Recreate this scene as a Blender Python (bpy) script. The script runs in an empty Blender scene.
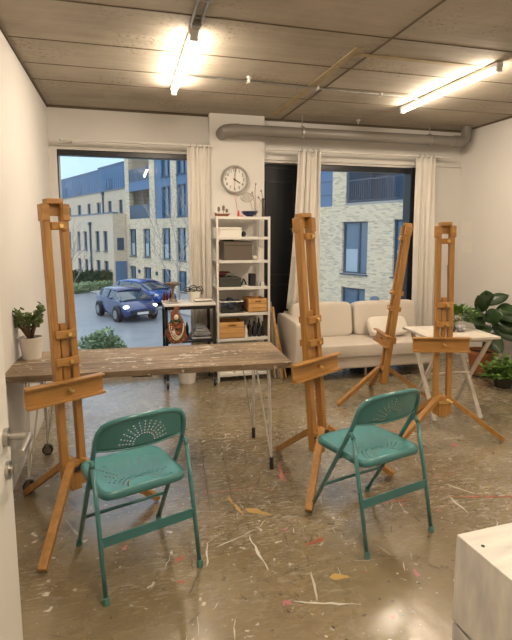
import bpy, bmesh, math, random
from mathutils import Vector, Matrix, Euler
random.seed(7)
sc = bpy.context.scene
COL = sc.collection
PI = math.pi
R = math.radians

# ------------------------------------------------------------------ materials
def mat(name, col, rough=.6, metal=0., spec=.5, bump=0., bscale=40., var=0., vscale=6., col2=None, stretch=(1,1,1), coat=0., sheen=0.):
    m = bpy.data.materials.new(name); m.use_nodes = True
    nt = m.node_tree; n = nt.nodes; l = nt.links
    b = n['Principled BSDF']
    b.inputs['Base Color'].default_value = (*col, 1)
    b.inputs['Roughness'].default_value = rough
    b.inputs['Metallic'].default_value = metal
    b.inputs['Specular IOR Level'].default_value = spec
    b.inputs['Coat Weight'].default_value = coat
    b.inputs['Sheen Weight'].default_value = sheen
    tc = n.new('ShaderNodeTexCoord'); mp = n.new('ShaderNodeMapping')
    mp.inputs['Scale'].default_value = stretch
    l.new(tc.outputs['Object'], mp.inputs['Vector'])
    if var > 0 or col2:
        t = n.new('ShaderNodeTexNoise'); t.inputs['Scale'].default_value = vscale; t.inputs['Detail'].default_value = 5
        l.new(mp.outputs[0], t.inputs['Vector'])
        r = n.new('ShaderNodeValToRGB'); c2 = col2 or tuple(max(0, c*(1-var)) for c in col)
        r.color_ramp.elements[0].position = .32; r.color_ramp.elements[1].position = .68
        r.color_ramp.elements[0].color = (*c2, 1); r.color_ramp.elements[1].color = (*col, 1)
        l.new(t.outputs['Fac'], r.inputs['Fac']); l.new(r.outputs['Color'], b.inputs['Base Color'])
    if bump > 0:
        t = n.new('ShaderNodeTexNoise'); t.inputs['Scale'].default_value = bscale; t.inputs['Detail'].default_value = 4
        l.new(mp.outputs[0], t.inputs['Vector'])
        bp = n.new('ShaderNodeBump'); bp.inputs['Strength'].default_value = bump; bp.inputs['Distance'].default_value = .01
        l.new(t.outputs['Fac'], bp.inputs['Height']); l.new(bp.outputs[0], b.inputs['Normal'])
    return m

def N(nt, typ, **kw):
    x = nt.nodes.new(typ)
    for k, v in kw.items(): setattr(x, k, v)
    return x
def math_n(nt, op, a, b=None, c=None):
    x = nt.nodes.new('ShaderNodeMath'); x.operation = op
    for i, v in enumerate((a, b, c)):
        if v is None: continue
        if isinstance(v, (int, float)): x.inputs[i].default_value = v
        else: nt.links.new(v, x.inputs[i])
    return x.outputs[0]
def mixc(nt, fac, a, b):
    x = nt.nodes.new('ShaderNodeMix'); x.data_type = 'RGBA'
    for sock, v in ((x.inputs[0], fac), (x.inputs[6], a), (x.inputs[7], b)):
        if isinstance(v, (int, float)): sock.default_value = v
        elif isinstance(v, tuple): sock.default_value = (*v, 1)
        else: nt.links.new(v, sock)
    return x.outputs[2]
def noise(nt, vec, scale, detail=4, rough=.55, dist=0.):
    t = nt.nodes.new('ShaderNodeTexNoise'); t.inputs['Scale'].default_value = scale
    t.inputs['Detail'].default_value = detail; t.inputs['Roughness'].default_value = rough; t.inputs['Distortion'].default_value = dist
    nt.links.new(vec, t.inputs['Vector']); return t.outputs['Fac']
def ramp(nt, fac, stops):
    r = nt.nodes.new('ShaderNodeValToRGB'); cr = r.color_ramp
    while len(cr.elements) < len(stops): cr.elements.new(.5)
    for e, (p, c) in zip(cr.elements, stops):
        e.position = p; e.color = (*c, 1) if isinstance(c, tuple) else (c, c, c, 1)
    nt.links.new(fac, r.inputs['Fac']); return r.outputs['Color']
def mapping(nt, scale=(1,1,1), rot=(0,0,0), loc=(0,0,0)):
    tc = nt.nodes.new('ShaderNodeTexCoord'); mp = nt.nodes.new('ShaderNodeMapping')
    mp.inputs['Scale'].default_value = scale; mp.inputs['Rotation'].default_value = rot; mp.inputs['Location'].default_value = loc
    nt.links.new(tc.outputs['Object'], mp.inputs['Vector']); return mp.outputs[0]

def floor_mat():
    m = bpy.data.materials.new('painted_concrete_floor'); m.use_nodes = True; nt = m.node_tree; b = nt.nodes['Principled BSDF']
    v = mapping(nt)
    base = ramp(nt, noise(nt, v, 1.4, 8, .62), [(.3, (.165,.122,.062)), (.5, (.235,.180,.094)), (.72, (.30,.24,.138))])
    fine = noise(nt, v, 14, 6, .7)
    base = mixc(nt, ramp(nt, fine, [(.35, 0.), (.75, .55)]), base, (.17,.135,.095))
    # splatter region mask (heavier under the tables and in the middle)
    reg = ramp(nt, noise(nt, mapping(nt, loc=(3,1,0)), .9, 3), [(.30, .0), (.55, 1.)])
    # fine crackled paint residue, worn into the working area in the middle of the room
    ps = nt.nodes.new('ShaderNodeSeparateXYZ'); nt.links.new(v, ps.inputs[0])
    mr = nt.nodes.new('ShaderNodeMapRange'); mr.interpolation_type = 'SMOOTHSTEP'; nt.links.new(math_n(nt, 'ADD', ps.outputs[1], math_n(nt, 'MULTIPLY', noise(nt, v, 2.3, 3), .8)), mr.inputs[0])
    mr.inputs[1].default_value = 1.9; mr.inputs[2].default_value = 3.1; mr.inputs[3].default_value = .12; mr.inputs[4].default_value = 1.
    reg = math_n(nt, 'MULTIPLY', reg, mr.outputs[0])
    for sc_, th, col, rot, st in ((16, .585, (.42,.39,.34), .6, (1,3.2,1)), (19, .62, (.06,.05,.04), 1.2, (1,6,1)), (26, .61, (.44,.41,.35), 2.4, (1,5,1)), (11, .62, (.50,.47,.41), -.9, (1,5.5,1)), (22, .64, (.05,.045,.04), .2, (1,2,1)), (7, .675, (.60,.57,.50), 1.9, (1,9,1))):
        f = noise(nt, mapping(nt, scale=st, rot=(0,0,rot), loc=(sc_, rot*5, 0)), sc_, 3, .5, .6)
        k = math_n(nt, 'MULTIPLY', ramp(nt, f, [(th, 0.), (th+.03, 1.)]), reg)
        base = mixc(nt, math_n(nt, 'MULTIPLY', k, .75), base, col)
    # discrete drops
    for sc_, rad, col in ((9, .10, (.66,.62,.54)), (6, .085, (.45,.10,.06)), (7.3, .07, (.04,.10,.09)), (5.1, .075, (.55,.38,.08)), (12.7, .11, (.05,.045,.04)), (17, .12, (.55,.52,.46)), (4.3, .06, (.52,.16,.22))):
        vo = nt.nodes.new('ShaderNodeTexVoronoi'); vo.inputs['Scale'].default_value = sc_; vo.inputs['Randomness'].default_value = 1
        vv = mapping(nt, loc=(sc_*3.1, sc_*1.7, 0))
        nz = nt.nodes.new('ShaderNodeTexNoise'); nz.inputs['Scale'].default_value = 18
        nt.links.new(vv, nz.inputs['Vector'])
        ad = nt.nodes.new('ShaderNodeMix'); ad.data_type = 'RGBA'; ad.blend_type = 'LINEAR_LIGHT'; ad.inputs[0].default_value = .05
        nt.links.new(vv, ad.inputs[6]); nt.links.new(nz.outputs['Color'], ad.inputs[7])
        nt.links.new(ad.outputs[2], vo.inputs['Vector'])
        k = ramp(nt, vo.outputs['Distance'], [(rad*.9, 1.), (rad*1.15, 0.)])
        sel = ramp(nt, N_sep(nt, vo.outputs['Color']), [(.45, 0.), (.5, 1.)])
        base = mixc(nt, math_n(nt, 'MULTIPLY', math_n(nt, 'MULTIPLY', k, sel), .85), base, col)
    # slab joints
    nt.links.new(base, b.inputs['Base Color']); b.inputs['Coat Weight'].default_value = .5; b.inputs['Coat Roughness'].default_value = .2
    rg = ramp(nt, noise(nt, v, 2.2, 6, .65), [(.3, .17), (.7, .36)])
    nt.links.new(rg, b.inputs['Roughness'])
    bp = nt.nodes.new('ShaderNodeBump'); bp.inputs['Strength'].default_value = .22; bp.inputs['Distance'].default_value = .01
    nt.links.new(noise(nt, v, 9, 6, .6), bp.inputs['Height']); nt.links.new(bp.outputs[0], b.inputs['Normal'])
    b.inputs['Specular IOR Level'].default_value = .55
    return m
def N_sep(nt, c):
    s = nt.nodes.new('ShaderNodeSeparateColor'); nt.links.new(c, s.inputs[0]); return s.outputs[0]

def ceiling_mat():
    m = bpy.data.materials.new('board_marked_concrete'); m.use_nodes = True; nt = m.node_tree; b = nt.nodes['Principled BSDF']
    v = mapping(nt)
    base = ramp(nt, noise(nt, v, 1.1, 8, .65), [(.3, (.29,.248,.19)), (.5, (.38,.33,.26)), (.75, (.49,.43,.345))])
    st = noise(nt, mapping(nt, scale=(.35,6,1)), 3, 5, .6)
    base = mixc(nt, ramp(nt, st, [(.42, 0.), (.75, .5)]), base, (.50,.45,.37))
    # small pitted rust marks
    p = noise(nt, v, 32, 4, .7); reg = ramp(nt, noise(nt, mapping(nt, loc=(5,2,0)), 1.7, 2), [(.52, 0.), (.62, 1.)])
    k = math_n(nt, 'MULTIPLY', ramp(nt, p, [(.56, 0.), (.62, .8)]), reg)
    base = mixc(nt, k, base, (.17,.12,.075))
    nt.links.new(base, b.inputs['Base Color']); b.inputs['Roughness'].default_value = .8
    bp = nt.nodes.new('ShaderNodeBump'); bp.inputs['Strength'].default_value = .3; bp.inputs['Distance'].default_value = .01
    nt.links.new(noise(nt, v, 12, 6, .6), bp.inputs['Height']); nt.links.new(bp.outputs[0], b.inputs['Normal'])
    return m

def plank_mat(name, c1, c2, gapw, plank, paint=.0):
    m = bpy.data.materials.new(name); m.use_nodes = True; nt = m.node_tree; b = nt.nodes['Principled BSDF']
    g = noise(nt, mapping(nt, scale=(1.1,13,6)), 2.4, 7, .72)
    base = ramp(nt, g, [(.3, c1), (.52, tuple((a+q)/2 for a, q in zip(c1, c2))), (.7, c2)])
    k2 = noise(nt, mapping(nt, loc=(2,4,1)), 2.2, 4)
    base = mixc(nt, ramp(nt, k2, [(.4, 0.), (.7, .5)]), base, tuple(q*1.25 for q in c2))
    if paint:
        f = noise(nt, mapping(nt, scale=(1,2.2,1), loc=(1,6,0)), 6, 6, .7)
        base = mixc(nt, ramp(nt, f, [(.585, 0.), (.62, paint)]), base, (.62,.58,.50))
        f = noise(nt, mapping(nt, scale=(1,1.2,1), loc=(7,6,0)), 26, 3, .6)
        base = mixc(nt, ramp(nt, f, [(.66, 0.), (.69, paint)]), base, (.72,.68,.60))
    sx = nt.nodes.new('ShaderNodeSeparateXYZ'); nt.links.new(mapping(nt), sx.inputs[0])
    fr = math_n(nt, 'FRACT', math_n(nt, 'DIVIDE', math_n(nt, 'ADD', sx.outputs[1], 10.), plank))
    line = ramp(nt, fr, [(0., 1.), (gapw, 0.)])
    base = mixc(nt, math_n(nt, 'MULTIPLY', line, .8), base, (.05,.035,.025))
    nt.links.new(base, b.inputs['Base Color']); b.inputs['Roughness'].default_value = .62
    bp = nt.nodes.new('ShaderNodeBump'); bp.inputs['Strength'].default_value = .3; bp.inputs['Distance'].default_value = .004
    nt.links.new(g, bp.inputs['Height']); nt.links.new(bp.outputs[0], b.inputs['Normal'])
    return m

def wood_mat(name, c1, c2, rough=.42, axis=2):
    m = bpy.data.materials.new(name); m.use_nodes = True; nt = m.node_tree; b = nt.nodes['Principled BSDF']
    s = [22, 22, 22]; s[axis] = 1.2
    g = noise(nt, mapping(nt, scale=tuple(s)), 2., 5, .6, .4)
    base = ramp(nt, g, [(.3, c1), (.7, c2)])
    nt.links.new(base, b.inputs['Base Color']); b.inputs['Roughness'].default_value = rough
    return m

def brick_mat():
    m = bpy.data.materials.new('buff_brick'); m.use_nodes = True; nt = m.node_tree; b = nt.nodes['Principled BSDF']
    mp = mapping(nt, rot=(R(90),0,0))
    br = nt.nodes.new('ShaderNodeTexBrick'); br.inputs['Scale'].default_value = 1
    br.inputs['Brick Width'].default_value = .225; br.inputs['Row Height'].default_value = .075
    br.inputs['Mortar Size'].default_value = .012; br.inputs['Mortar'].default_value = (.66,.57,.46,1)
    br.inputs['Color1'].default_value = (.84,.64,.40,1); br.inputs['Color2'].default_value = (.30,.21,.13,1)
    br.inputs['Bias'].default_value = -.35
    nt.links.new(mp, br.inputs['Vector'])
    f = noise(nt, mapping(nt, scale=(3,1,9)), 1.6, 3, .7)
    c = mixc(nt, ramp(nt, f, [(.48, 0.), (.66, .5)]), br.outputs['Color'], (.88,.70,.47))
    nt.links.new(c, b.inputs['Base Color']); b.inputs['Roughness'].default_value = .85
    return m

def glass_mat(name, tint=(.96,.98,1.), refl=1.0):
    m = bpy.data.materials.new(name); m.use_nodes = True; nt = m.node_tree
    nt.nodes.remove(nt.nodes['Principled BSDF']); out = nt.nodes['Material Output']
    t = nt.nodes.new('ShaderNodeBsdfTransparent'); t.inputs[0].default_value = (*tint, 1)
    g = nt.nodes.new('ShaderNodeBsdfGlossy'); g.inputs['Roughness'].default_value = .02
    f = nt.nodes.new('ShaderNodeFresnel'); f.inputs['IOR'].default_value = 1.45
    mx = nt.nodes.new('ShaderNodeMixShader')
    nt.links.new(math_n(nt, 'MULTIPLY', f.outputs[0], refl), mx.inputs[0])
    nt.links.new(t.outputs[0], mx.inputs[1]); nt.links.new(g.outputs[0], mx.inputs[2]); nt.links.new(mx.outputs[0], out.inputs[0])
    return m

def perforated(name, col, kind):
    """painted sheet steel punched with rows of small holes fanning out of one point"""
    m = bpy.data.materials.new(name); m.use_nodes = True; nt = m.node_tree; b = nt.nodes['Principled BSDF']
    b.inputs['Base Color'].default_value = (*col, 1); b.inputs['Roughness'].default_value = .26
    b.inputs['Specular IOR Level'].default_value = .6
    sx = nt.nodes.new('ShaderNodeSeparateXYZ'); nt.links.new(mapping(nt), sx.inputs[0])
    x = sx.outputs[0]
    if kind == 'back': y = math_n(nt, 'SUBTRACT', sx.outputs[2], .632); p, da, rmin, rmax, hole = .0145, R(14), .040, .118, .0038
    else: y = math_n(nt, 'ADD', sx.outputs[1], .135); p, da, rmin, rmax, hole = .021, R(9), .060, .29, .0052
    r = math_n(nt, 'SQRT', math_n(nt, 'ADD', math_n(nt, 'MULTIPLY', x, x), math_n(nt, 'MULTIPLY', y, y)))
    a = math_n(nt, 'ARCTAN2', y, x)
    dr = math_n(nt, 'MULTIPLY', math_n(nt, 'SUBTRACT', math_n(nt, 'FRACT', math_n(nt, 'DIVIDE', r, p)), .5), p)
    dt = math_n(nt, 'MULTIPLY', math_n(nt, 'MULTIPLY', math_n(nt, 'SUBTRACT', math_n(nt, 'FRACT', math_n(nt, 'ADD', math_n(nt, 'DIVIDE', a, da), 20.)), .5), da), r)
    d = math_n(nt, 'SQRT', math_n(nt, 'ADD', math_n(nt, 'MULTIPLY', dr, dr), math_n(nt, 'MULTIPLY', dt, dt)))
    k = math_n(nt, 'LESS_THAN', d, hole)
    k = math_n(nt, 'MULTIPLY', k, math_n(nt, 'LESS_THAN', r, rmax))
    k = math_n(nt, 'MULTIPLY', k, math_n(nt, 'GREATER_THAN', r, rmin))
    k = math_n(nt, 'MULTIPLY', k, math_n(nt, 'GREATER_THAN', y, -.004))
    if kind == 'seat': k = math_n(nt, 'MULTIPLY', k, math_n(nt, 'LESS_THAN', math_n(nt, 'ABSOLUTE', x), .15))
    nt.links.new(math_n(nt, 'SUBTRACT', 1., k), b.inputs['Alpha'])
    return m

def emis(name, col, s):
    m = bpy.data.materials.new(name); m.use_nodes = True; b = m.node_tree.nodes['Principled BSDF']
    b.inputs['Base Color'].default_value = (*col, 1); b.inputs['Emission Color'].default_value = (*col, 1); b.inputs['Emission Strength'].default_value = s
    return m

M = {}
M['floor'] = floor_mat(); M['ceil'] = ceiling_mat()
M['wall'] = mat('white_painted_plaster', (.70,.675,.64), .75, bump=.12, bscale=30, var=.05, vscale=2)
M['joint'] = mat('ceiling_joint', (.12,.09,.06), .9)
M['tape'] = mat('yellow_ochre_stripe', (.42,.33,.19), .8, var=.25, vscale=8)
M['white_paint'] = mat('white_gloss_paint', (.72,.70,.66), .4)
M['black_frame'] = mat('black_window_frame', (.012,.014,.018), .35)
M['dark_door'] = mat('near_black_door', (.008,.009,.013), .45)
M['glass'] = glass_mat('window_pane_glass')
M['curtain'] = mat('cream_cotton', (.72,.68,.62), .9, bump=.1, bscale=120, var=.06, vscale=5)
M['pipe'] = mat('grey_brown_pipe', (.20,.182,.16), .4, bump=.05)
M['galv'] = mat('galvanised_steel', (.42,.41,.39), .38, metal=.8, var=.25, vscale=20)
M['chrome'] = mat('brushed_steel', (.42,.40,.37), .32, metal=1., var=.08, vscale=60)
M['tube'] = emis('warm_tube_diffuser', (1.,.90,.76), 5.)
M['easel'] = wood_mat('oiled_beech', (.33,.155,.038), (.50,.26,.072))
M['easel_h'] = wood_mat('oiled_beech_rail', (.33,.155,.038), (.50,.26,.072), axis=0)
M['brass'] = mat('brass_fitting', (.78,.56,.24), .42, metal=1.)
M['dark_metal'] = mat('dark_steel', (.06,.055,.05), .4, metal=.6)
M['teal'] = mat('teal_painted_steel', (.05,.20,.205), .28, spec=.6, coat=.3, var=.12, vscale=9)
M['teal_back'] = perforated('teal_perforated_back', (.055,.21,.215), 'back')
M['teal_seat'] = perforated('teal_perforated_seat', (.085,.285,.295), 'seat')  # lighter than the frame: light on the upward face put into the colour
M['rubber_teal'] = mat('teal_rubber_cap', (.09,.22,.19), .6)
M['table'] = plank_mat('weathered_plank_top', (.045,.027,.014), (.33,.235,.145), .09, .079, .8)
M['white_metal'] = mat('white_powder_coat', (.66,.64,.60), .4)
M['black'] = mat('black_metal', (.012,.012,.013), .4)
M['rubber'] = mat('black_rubber', (.02,.02,.02), .7)
M['sofa'] = mat('ivory_leather', (.62,.56,.49), .45, bump=.15, bscale=60, var=.05, vscale=4)
M['pillow'] = mat('ivory_pillow_cotton', (.70,.65,.57), .8, bump=.1)
M['trestle'] = mat('distressed_white_wood', (.66,.60,.52), .55, var=.18, vscale=12)
M['crate'] = mat('white_washed_plywood', (.80,.77,.70), .6, col2=(.56,.54,.52), stretch=(1,5,1.5), vscale=3.4, bump=.1, bscale=20)
M['ceramic'] = mat('white_ceramic', (.72,.68,.62), .3)
M['leaf_jade'] = mat('jade_leaf', (.11,.17,.045), .4, var=.4, vscale=15)
M['leaf_dark'] = mat('dark_glossy_leaf', (.035,.075,.022), .35, var=.4, vscale=8)
M['leaf_fern'] = mat('fresh_green_leaf', (.13,.25,.04), .5, var=.4, vscale=14)
M['stem'] = mat('brown_stem', (.13,.08,.04), .8)
M['terracotta'] = mat('terracotta', (.36,.13,.05), .75, var=.15, vscale=12)
M['soil'] = mat('potting_soil', (.04,.025,.015), .95)
M['saucer'] = mat('dark_saucer', (.10,.045,.02), .6)
M['pine'] = wood_mat('pine_crate', (.50,.27,.09), (.66,.38,.14), .5, 0)
M['grey_box'] = mat('taupe_cardboard', (.125,.10,.078), .8, var=.12)
M['green_box'] = mat('dark_olive_board', (.055,.055,.045), .8)
M['paper'] = mat('white_paper', (.72,.69,.63), .8)
M['black_box'] = mat('black_card', (.015,.015,.018), .6)
M['clear'] = glass_mat('clear_plastic', (.80,.83,.86), 1.6)
M['clear_dark'] = glass_mat('grey_glass', (.62,.62,.6), 1.6)
M['blue_cloth'] = mat('dark_blue_cloth', (.03,.05,.14), .8, col2=(.10,.11,.14), vscale=25)
M['maroon'] = mat('maroon_cloth', (.10,.02,.018), .8)
M['navy'] = mat('cobalt_glaze', (.012,.018,.10), .18)
M['red'] = mat('bright_red', (.55,.05,.03), .5)
M['brown'] = mat('brown_lacquer', (.16,.06,.03), .5)
M['wire'] = mat('tarnished_wire', (.35,.31,.25), .4, metal=.6)
M['stone'] = mat('grey_brown_stoneware', (.20,.155,.12), .6, var=.2, vscale=20)
M['red_net'] = mat('red_and_green_weave', (.36,.085,.04), .85, col2=(.05,.07,.035), vscale=30, bump=.4, bscale=60)
M['bead'] = mat('ivory_bead', (.70,.60,.46), .5)
M['teal_glass'] = mat('teal_bottle', (.02,.18,.20), .2)
M['dark_glass'] = mat('dark_bottle', (.02,.02,.022), .15)
M['dark_red_glass'] = mat('dark_red_bottle', (.13,.015,.015), .15)
M['grey_paper'] = mat('grey_newsprint', (.40,.40,.41), .85, var=.3, vscale=18)
M['canvas'] = mat('raw_canvas_board', (.40,.31,.20), .85, var=.1)
M['canvas_grey'] = mat('grey_canvas_board', (.30,.27,.23), .85)
M['clock_face'] = mat('clock_face', (.78,.76,.72), .4)
M['clock_rim'] = mat('clock_rim', (.34,.32,.29), .35, metal=.7)
M['bucket'] = mat('white_plastic', (.70,.68,.64), .4)
# outside
M['brick'] = brick_mat()
M['render'] = mat('pale_brick_far', (.74,.59,.43), .85, bump=.0, col2=(.64,.50,.36), stretch=(1,1,3), vscale=3)
M['blue_clad'] = mat('blue_grey_cladding', (.10,.19,.33), .5, var=.08)
M['blue_dark'] = mat('dark_blue_panel', (.05,.085,.14), .45)
M['win_frame'] = mat('slate_blue_frame', (.05,.08,.13), .4)
M['win_glass'] = mat('reflective_pane', (.10,.17,.25), .06, spec=1.)
M['blind'] = mat('pale_blind', (.42,.50,.56), .7)
M['coping'] = mat('grey_coping', (.17,.20,.25), .6)
M['asphalt'] = mat('asphalt', (.26,.28,.31), .35, var=.18, vscale=1.5)
M['pave'] = mat('concrete_paving', (.38,.37,.36), .8, var=.15)
M['hedge'] = mat('clipped_hedge', (.06,.08,.035), .9, var=.5, vscale=12, bump=.5)
M['bush'] = mat('sage_green_bush', (.27,.36,.19), .8, var=.45, vscale=9)
M['bark'] = mat('pale_bark', (.34,.30,.27), .9)
M['car_blue'] = mat('metallic_blue_paint', (.010,.028,.13), .25, coat=1., metal=.2)
M['car_blue2'] = mat('bright_blue_paint', (.012,.07,.30), .25, coat=1., metal=.2)
M['car_silver'] = mat('silver_paint', (.34,.40,.46), .3, coat=1., metal=.4)
M['car_glass'] = mat('tinted_car_glass', (.03,.045,.06), .05, spec=1.)
M['headlamp'] = emis('headlamp', (1.,.96,.88), 5.)
M['lamp_off'] = mat('headlamp_lens', (.6,.62,.64), .1)

# ------------------------------------------------------------------ mesh tools
class MB:
    def __init__(s): s.bm = bmesh.new()
    def box(s, c, d, rot=None, T=None):
        r = bmesh.ops.create_cube(s.bm, size=1)
        m = Matrix.Translation(c) @ (Euler(rot).to_matrix().to_4x4() if rot else Matrix()) @ Matrix.Diagonal((*d, 1))
        if T: m = T @ m
        bmesh.ops.transform(s.bm, matrix=m, verts=r['verts']); return s
    def bar(s, a, b, w, t, up=(0,0,1)):
        a = Vector(a); b = Vector(b); z = (b-a).normalized(); u = Vector(up)
        if abs(z.dot(u)) > .98: u = Vector((0,1,0))
        x = u.cross(z).normalized(); y = z.cross(x)
        r = bmesh.ops.create_cube(s.bm, size=1)
        m = Matrix((x, y, z)).transposed().to_4x4(); m.translation = (a+b)/2
        bmesh.ops.transform(s.bm, matrix=m @ Matrix.Diagonal((w, t, (b-a).length, 1)), verts=r['verts']); return s
    def cyl(s, a, b, r1, r2=None, seg=16, cap=True):
        a = Vector(a); b = Vector(b); r2 = r1 if r2 is None else r2
        q = (b-a).to_track_quat('Z', 'Y').to_matrix().to_4x4(); q.translation = (a+b)/2
        bmesh.ops.create_cone(s.bm, cap_ends=cap, segments=seg, radius1=r1, radius2=r2, depth=(b-a).length, matrix=q); return s
    def tube(s, pts, r, seg=8, rad=None):
        pts = [Vector(p) for p in pts]; rings = []; prev = None
        for i, p in enumerate(pts):
            d = ((pts[min(i+1, len(pts)-1)] - p).normalized() + (p - pts[max(i-1, 0)]).normalized()).normalized()
            if prev is None:
                u = Vector((0,0,1)) if abs(d.z) < .9 else Vector((1,0,0)); x = u.cross(d).normalized()
            else: x = (prev - d*prev.dot(d)).normalized()
            prev = x; y = d.cross(x); rr = rad[i] if rad else r
            rings.append([s.bm.verts.new(p + (x*math.cos(2*PI*k/seg) + y*math.sin(2*PI*k/seg))*rr) for k in range(seg)])
        for A, B in zip(rings, rings[1:]):
            for k in range(seg): s.bm.faces.new((A[k], A[(k+1)%seg], B[(k+1)%seg], B[k]))
        s.bm.faces.new(rings[0][::-1]); s.bm.faces.new(rings[-1]); return s
    def lathe(s, prof, c=(0,0,0), seg=28):
        c = Vector(c); rings = []
        for r, z in prof:
            if r < 1e-5: rings.append([s.bm.verts.new(c + Vector((0,0,z)))])
            else: rings.append([s.bm.verts.new(c + Vector((r*math.cos(2*PI*k/seg), r*math.sin(2*PI*k/seg), z))) for k in range(seg)])
        for A, B in zip(rings, rings[1:]):
            for k in range(seg):
                a0 = A[k % len(A)]; a1 = A[(k+1) % len(A)]; b0 = B[k % len(B)]; b1 = B[(k+1) % len(B)]
                vs = []
                for v in (a0, a1, b1, b0):
                    if v not in vs: vs.append(v)
                if len(vs) > 2: s.bm.faces.new(vs)
        return s
    def prism(s, poly, axis, a, b):
        """2-D polygon extruded along an axis; poly coords fill the other two axes in order"""
        def P(p, t):
            q = list(p); q.insert(axis, t); return Vector(q)
        A = [s.bm.verts.new(P(p, a)) for p in poly]; B = [s.bm.verts.new(P(p, b)) for p in poly]
        n = len(poly); s.bm.faces.new(A[::-1]); s.bm.faces.new(B)
        for k in range(n): s.bm.faces.new((A[k], A[(k+1)%n], B[(k+1)%n], B[k]))
        return s
    def blob(s, c, d, sub=3, nz=0., T=None):
        r = bmesh.ops.create_icosphere(s.bm, subdivisions=sub, radius=1)
        for v in r['verts']:
            k = 1 + random.uniform(-nz, nz); v.co = Vector((v.co.x*d[0]*k, v.co.y*d[1]*k, v.co.z*d[2]*k))
            if T: v.co = T @ v.co
            v.co += Vector(c)
        return s
    def pillow(s, c, d, T=None, p=.35, n=10):
        """soft cushion: superellipsoid"""
        r = bmesh.ops.create_uvsphere(s.bm, u_segments=4*n, v_segments=2*n, radius=1)
        f = lambda t, q: math.copysign(abs(t)**q, t)
        for v in r['verts']:
            x, y, z = v.co; m = math.hypot(x, y); ph = math.atan2(z, m); th = math.atan2(y, x)
            w = Vector((d[0]*f(math.cos(ph), p)*f(math.cos(th), p), d[1]*f(math.cos(ph), p)*f(math.sin(th), p), d[2]*f(math.sin(ph), p)))
            if T: w = T @ w
            v.co = w + Vector(c)
        return s
    def leaf(s, base, d, L, W, curl=.25, fold=.0, up=Vector((0,0,1)), n=5):
        base = Vector(base); d = Vector(d).normalized()
        side = d.cross(up)
        if side.length < 1e-3: side = Vector((1,0,0))
        side.normalize(); nr = side.cross(d).normalized(); rows = []
        for i in range(n+1):
            t = i/n; w = W/2*math.sin(PI*min(1, t*.96+.04))**.75 if i < n else 0.001
            c = base + d*L*t - nr*(-1)*0 + Vector((0,0,-1))*curl*L*t*t
            rows.append((s.bm.verts.new(c - side*w + nr*fold*w), s.bm.verts.new(c), s.bm.verts.new(c + side*w + nr*fold*w)))
        for A, B in zip(rows, rows[1:]):
            s.bm.faces.new((A[0], A[1], B[1], B[0])); s.bm.faces.new((A[1], A[2], B[2], B[1]))
        return s
    def build(s, name, m, parent=None, smooth=False, bevel=0., solid=0., loc=None, mat2=None):
        bmesh.ops.recalc_face_normals(s.bm, faces=s.bm.faces)
        me = bpy.data.meshes.new(name); s.bm.to_mesh(me); s.bm.free()
        me.materials.append(m)
        if smooth:
            for p in me.polygons: p.use_smooth = True
        o = bpy.data.objects.new(name, me); COL.objects.link(o)
        if parent: o.parent = parent
        if loc: o.location = loc
        if solid: md = o.modifiers.new('solid', 'SOLIDIFY'); md.thickness = solid; md.offset = 0
        if bevel:
            md = o.modifiers.new('bevel', 'BEVEL'); md.width = bevel; md.segments = 2; md.limit_method = 'ANGLE'; md.angle_limit = R(40)
        if smooth and bevel: pass
        return o

def thing(name, label, cat, loc=(0,0,0), rz=0., group=None):
    o = bpy.data.objects.new(name, None); COL.objects.link(o); o.location = loc; o.rotation_euler = (0,0,rz)
    o.empty_display_size = .1
    return tag(o, label, cat, group)
def tag(o, label, cat, group=None):
    o['label'] = label; o['category'] = cat
    if group: o['group'] = group
    return o
def struct(o): o['kind'] = 'structure'; return o
def smooth_angle(o, deg=40):
    me = o.data
    for p in me.polygons: p.use_smooth = True
    try: me.set_sharp_from_angle(angle=R(deg))
    except Exception: pass
    return o
def dup(root, loc=None, rz=None, label=None, group=None):
    r = root.copy(); COL.objects.link(r)
    if loc is not None: r.location = loc
    if rz is not None: r.rotation_euler = (0,0,rz)
    if label: r['label'] = label
    if group: r['group'] = group
    def rec(a, b):
        for ch in [o for o in bpy.data.objects if o.parent == a]:
            c = ch.copy(); COL.objects.link(c); c.parent = b; rec(ch, c)
    rec(root, r); return r
def grid_wall(m, us, zs, opens, y0, y1):
    """wall panel in the x-z plane between y0 and y1 with rectangular openings left out"""
    U = sorted(set([us[0], us[1]] + [o[0] for o in opens] + [o[1] for o in opens]))
    U = [u for u in U if us[0] <= u <= us[1]]
    for a, b in zip(U, U[1:]):
        mid = (a+b)/2; Z = sorted([(o[2], o[3]) for o in opens if o[0] < mid < o[1]]); z = zs[0]
        for q0, q1 in Z:
            if q0 > z: m.box(((a+b)/2, (y0+y1)/2, (z+q0)/2), (b-a, abs(y1-y0), q0-z))
            z = max(z, q1)
        if z < zs[1]: m.box(((a+b)/2, (y0+y1)/2, (z+zs[1])/2), (b-a, abs(y1-y0), zs[1]-z))
    return m

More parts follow.
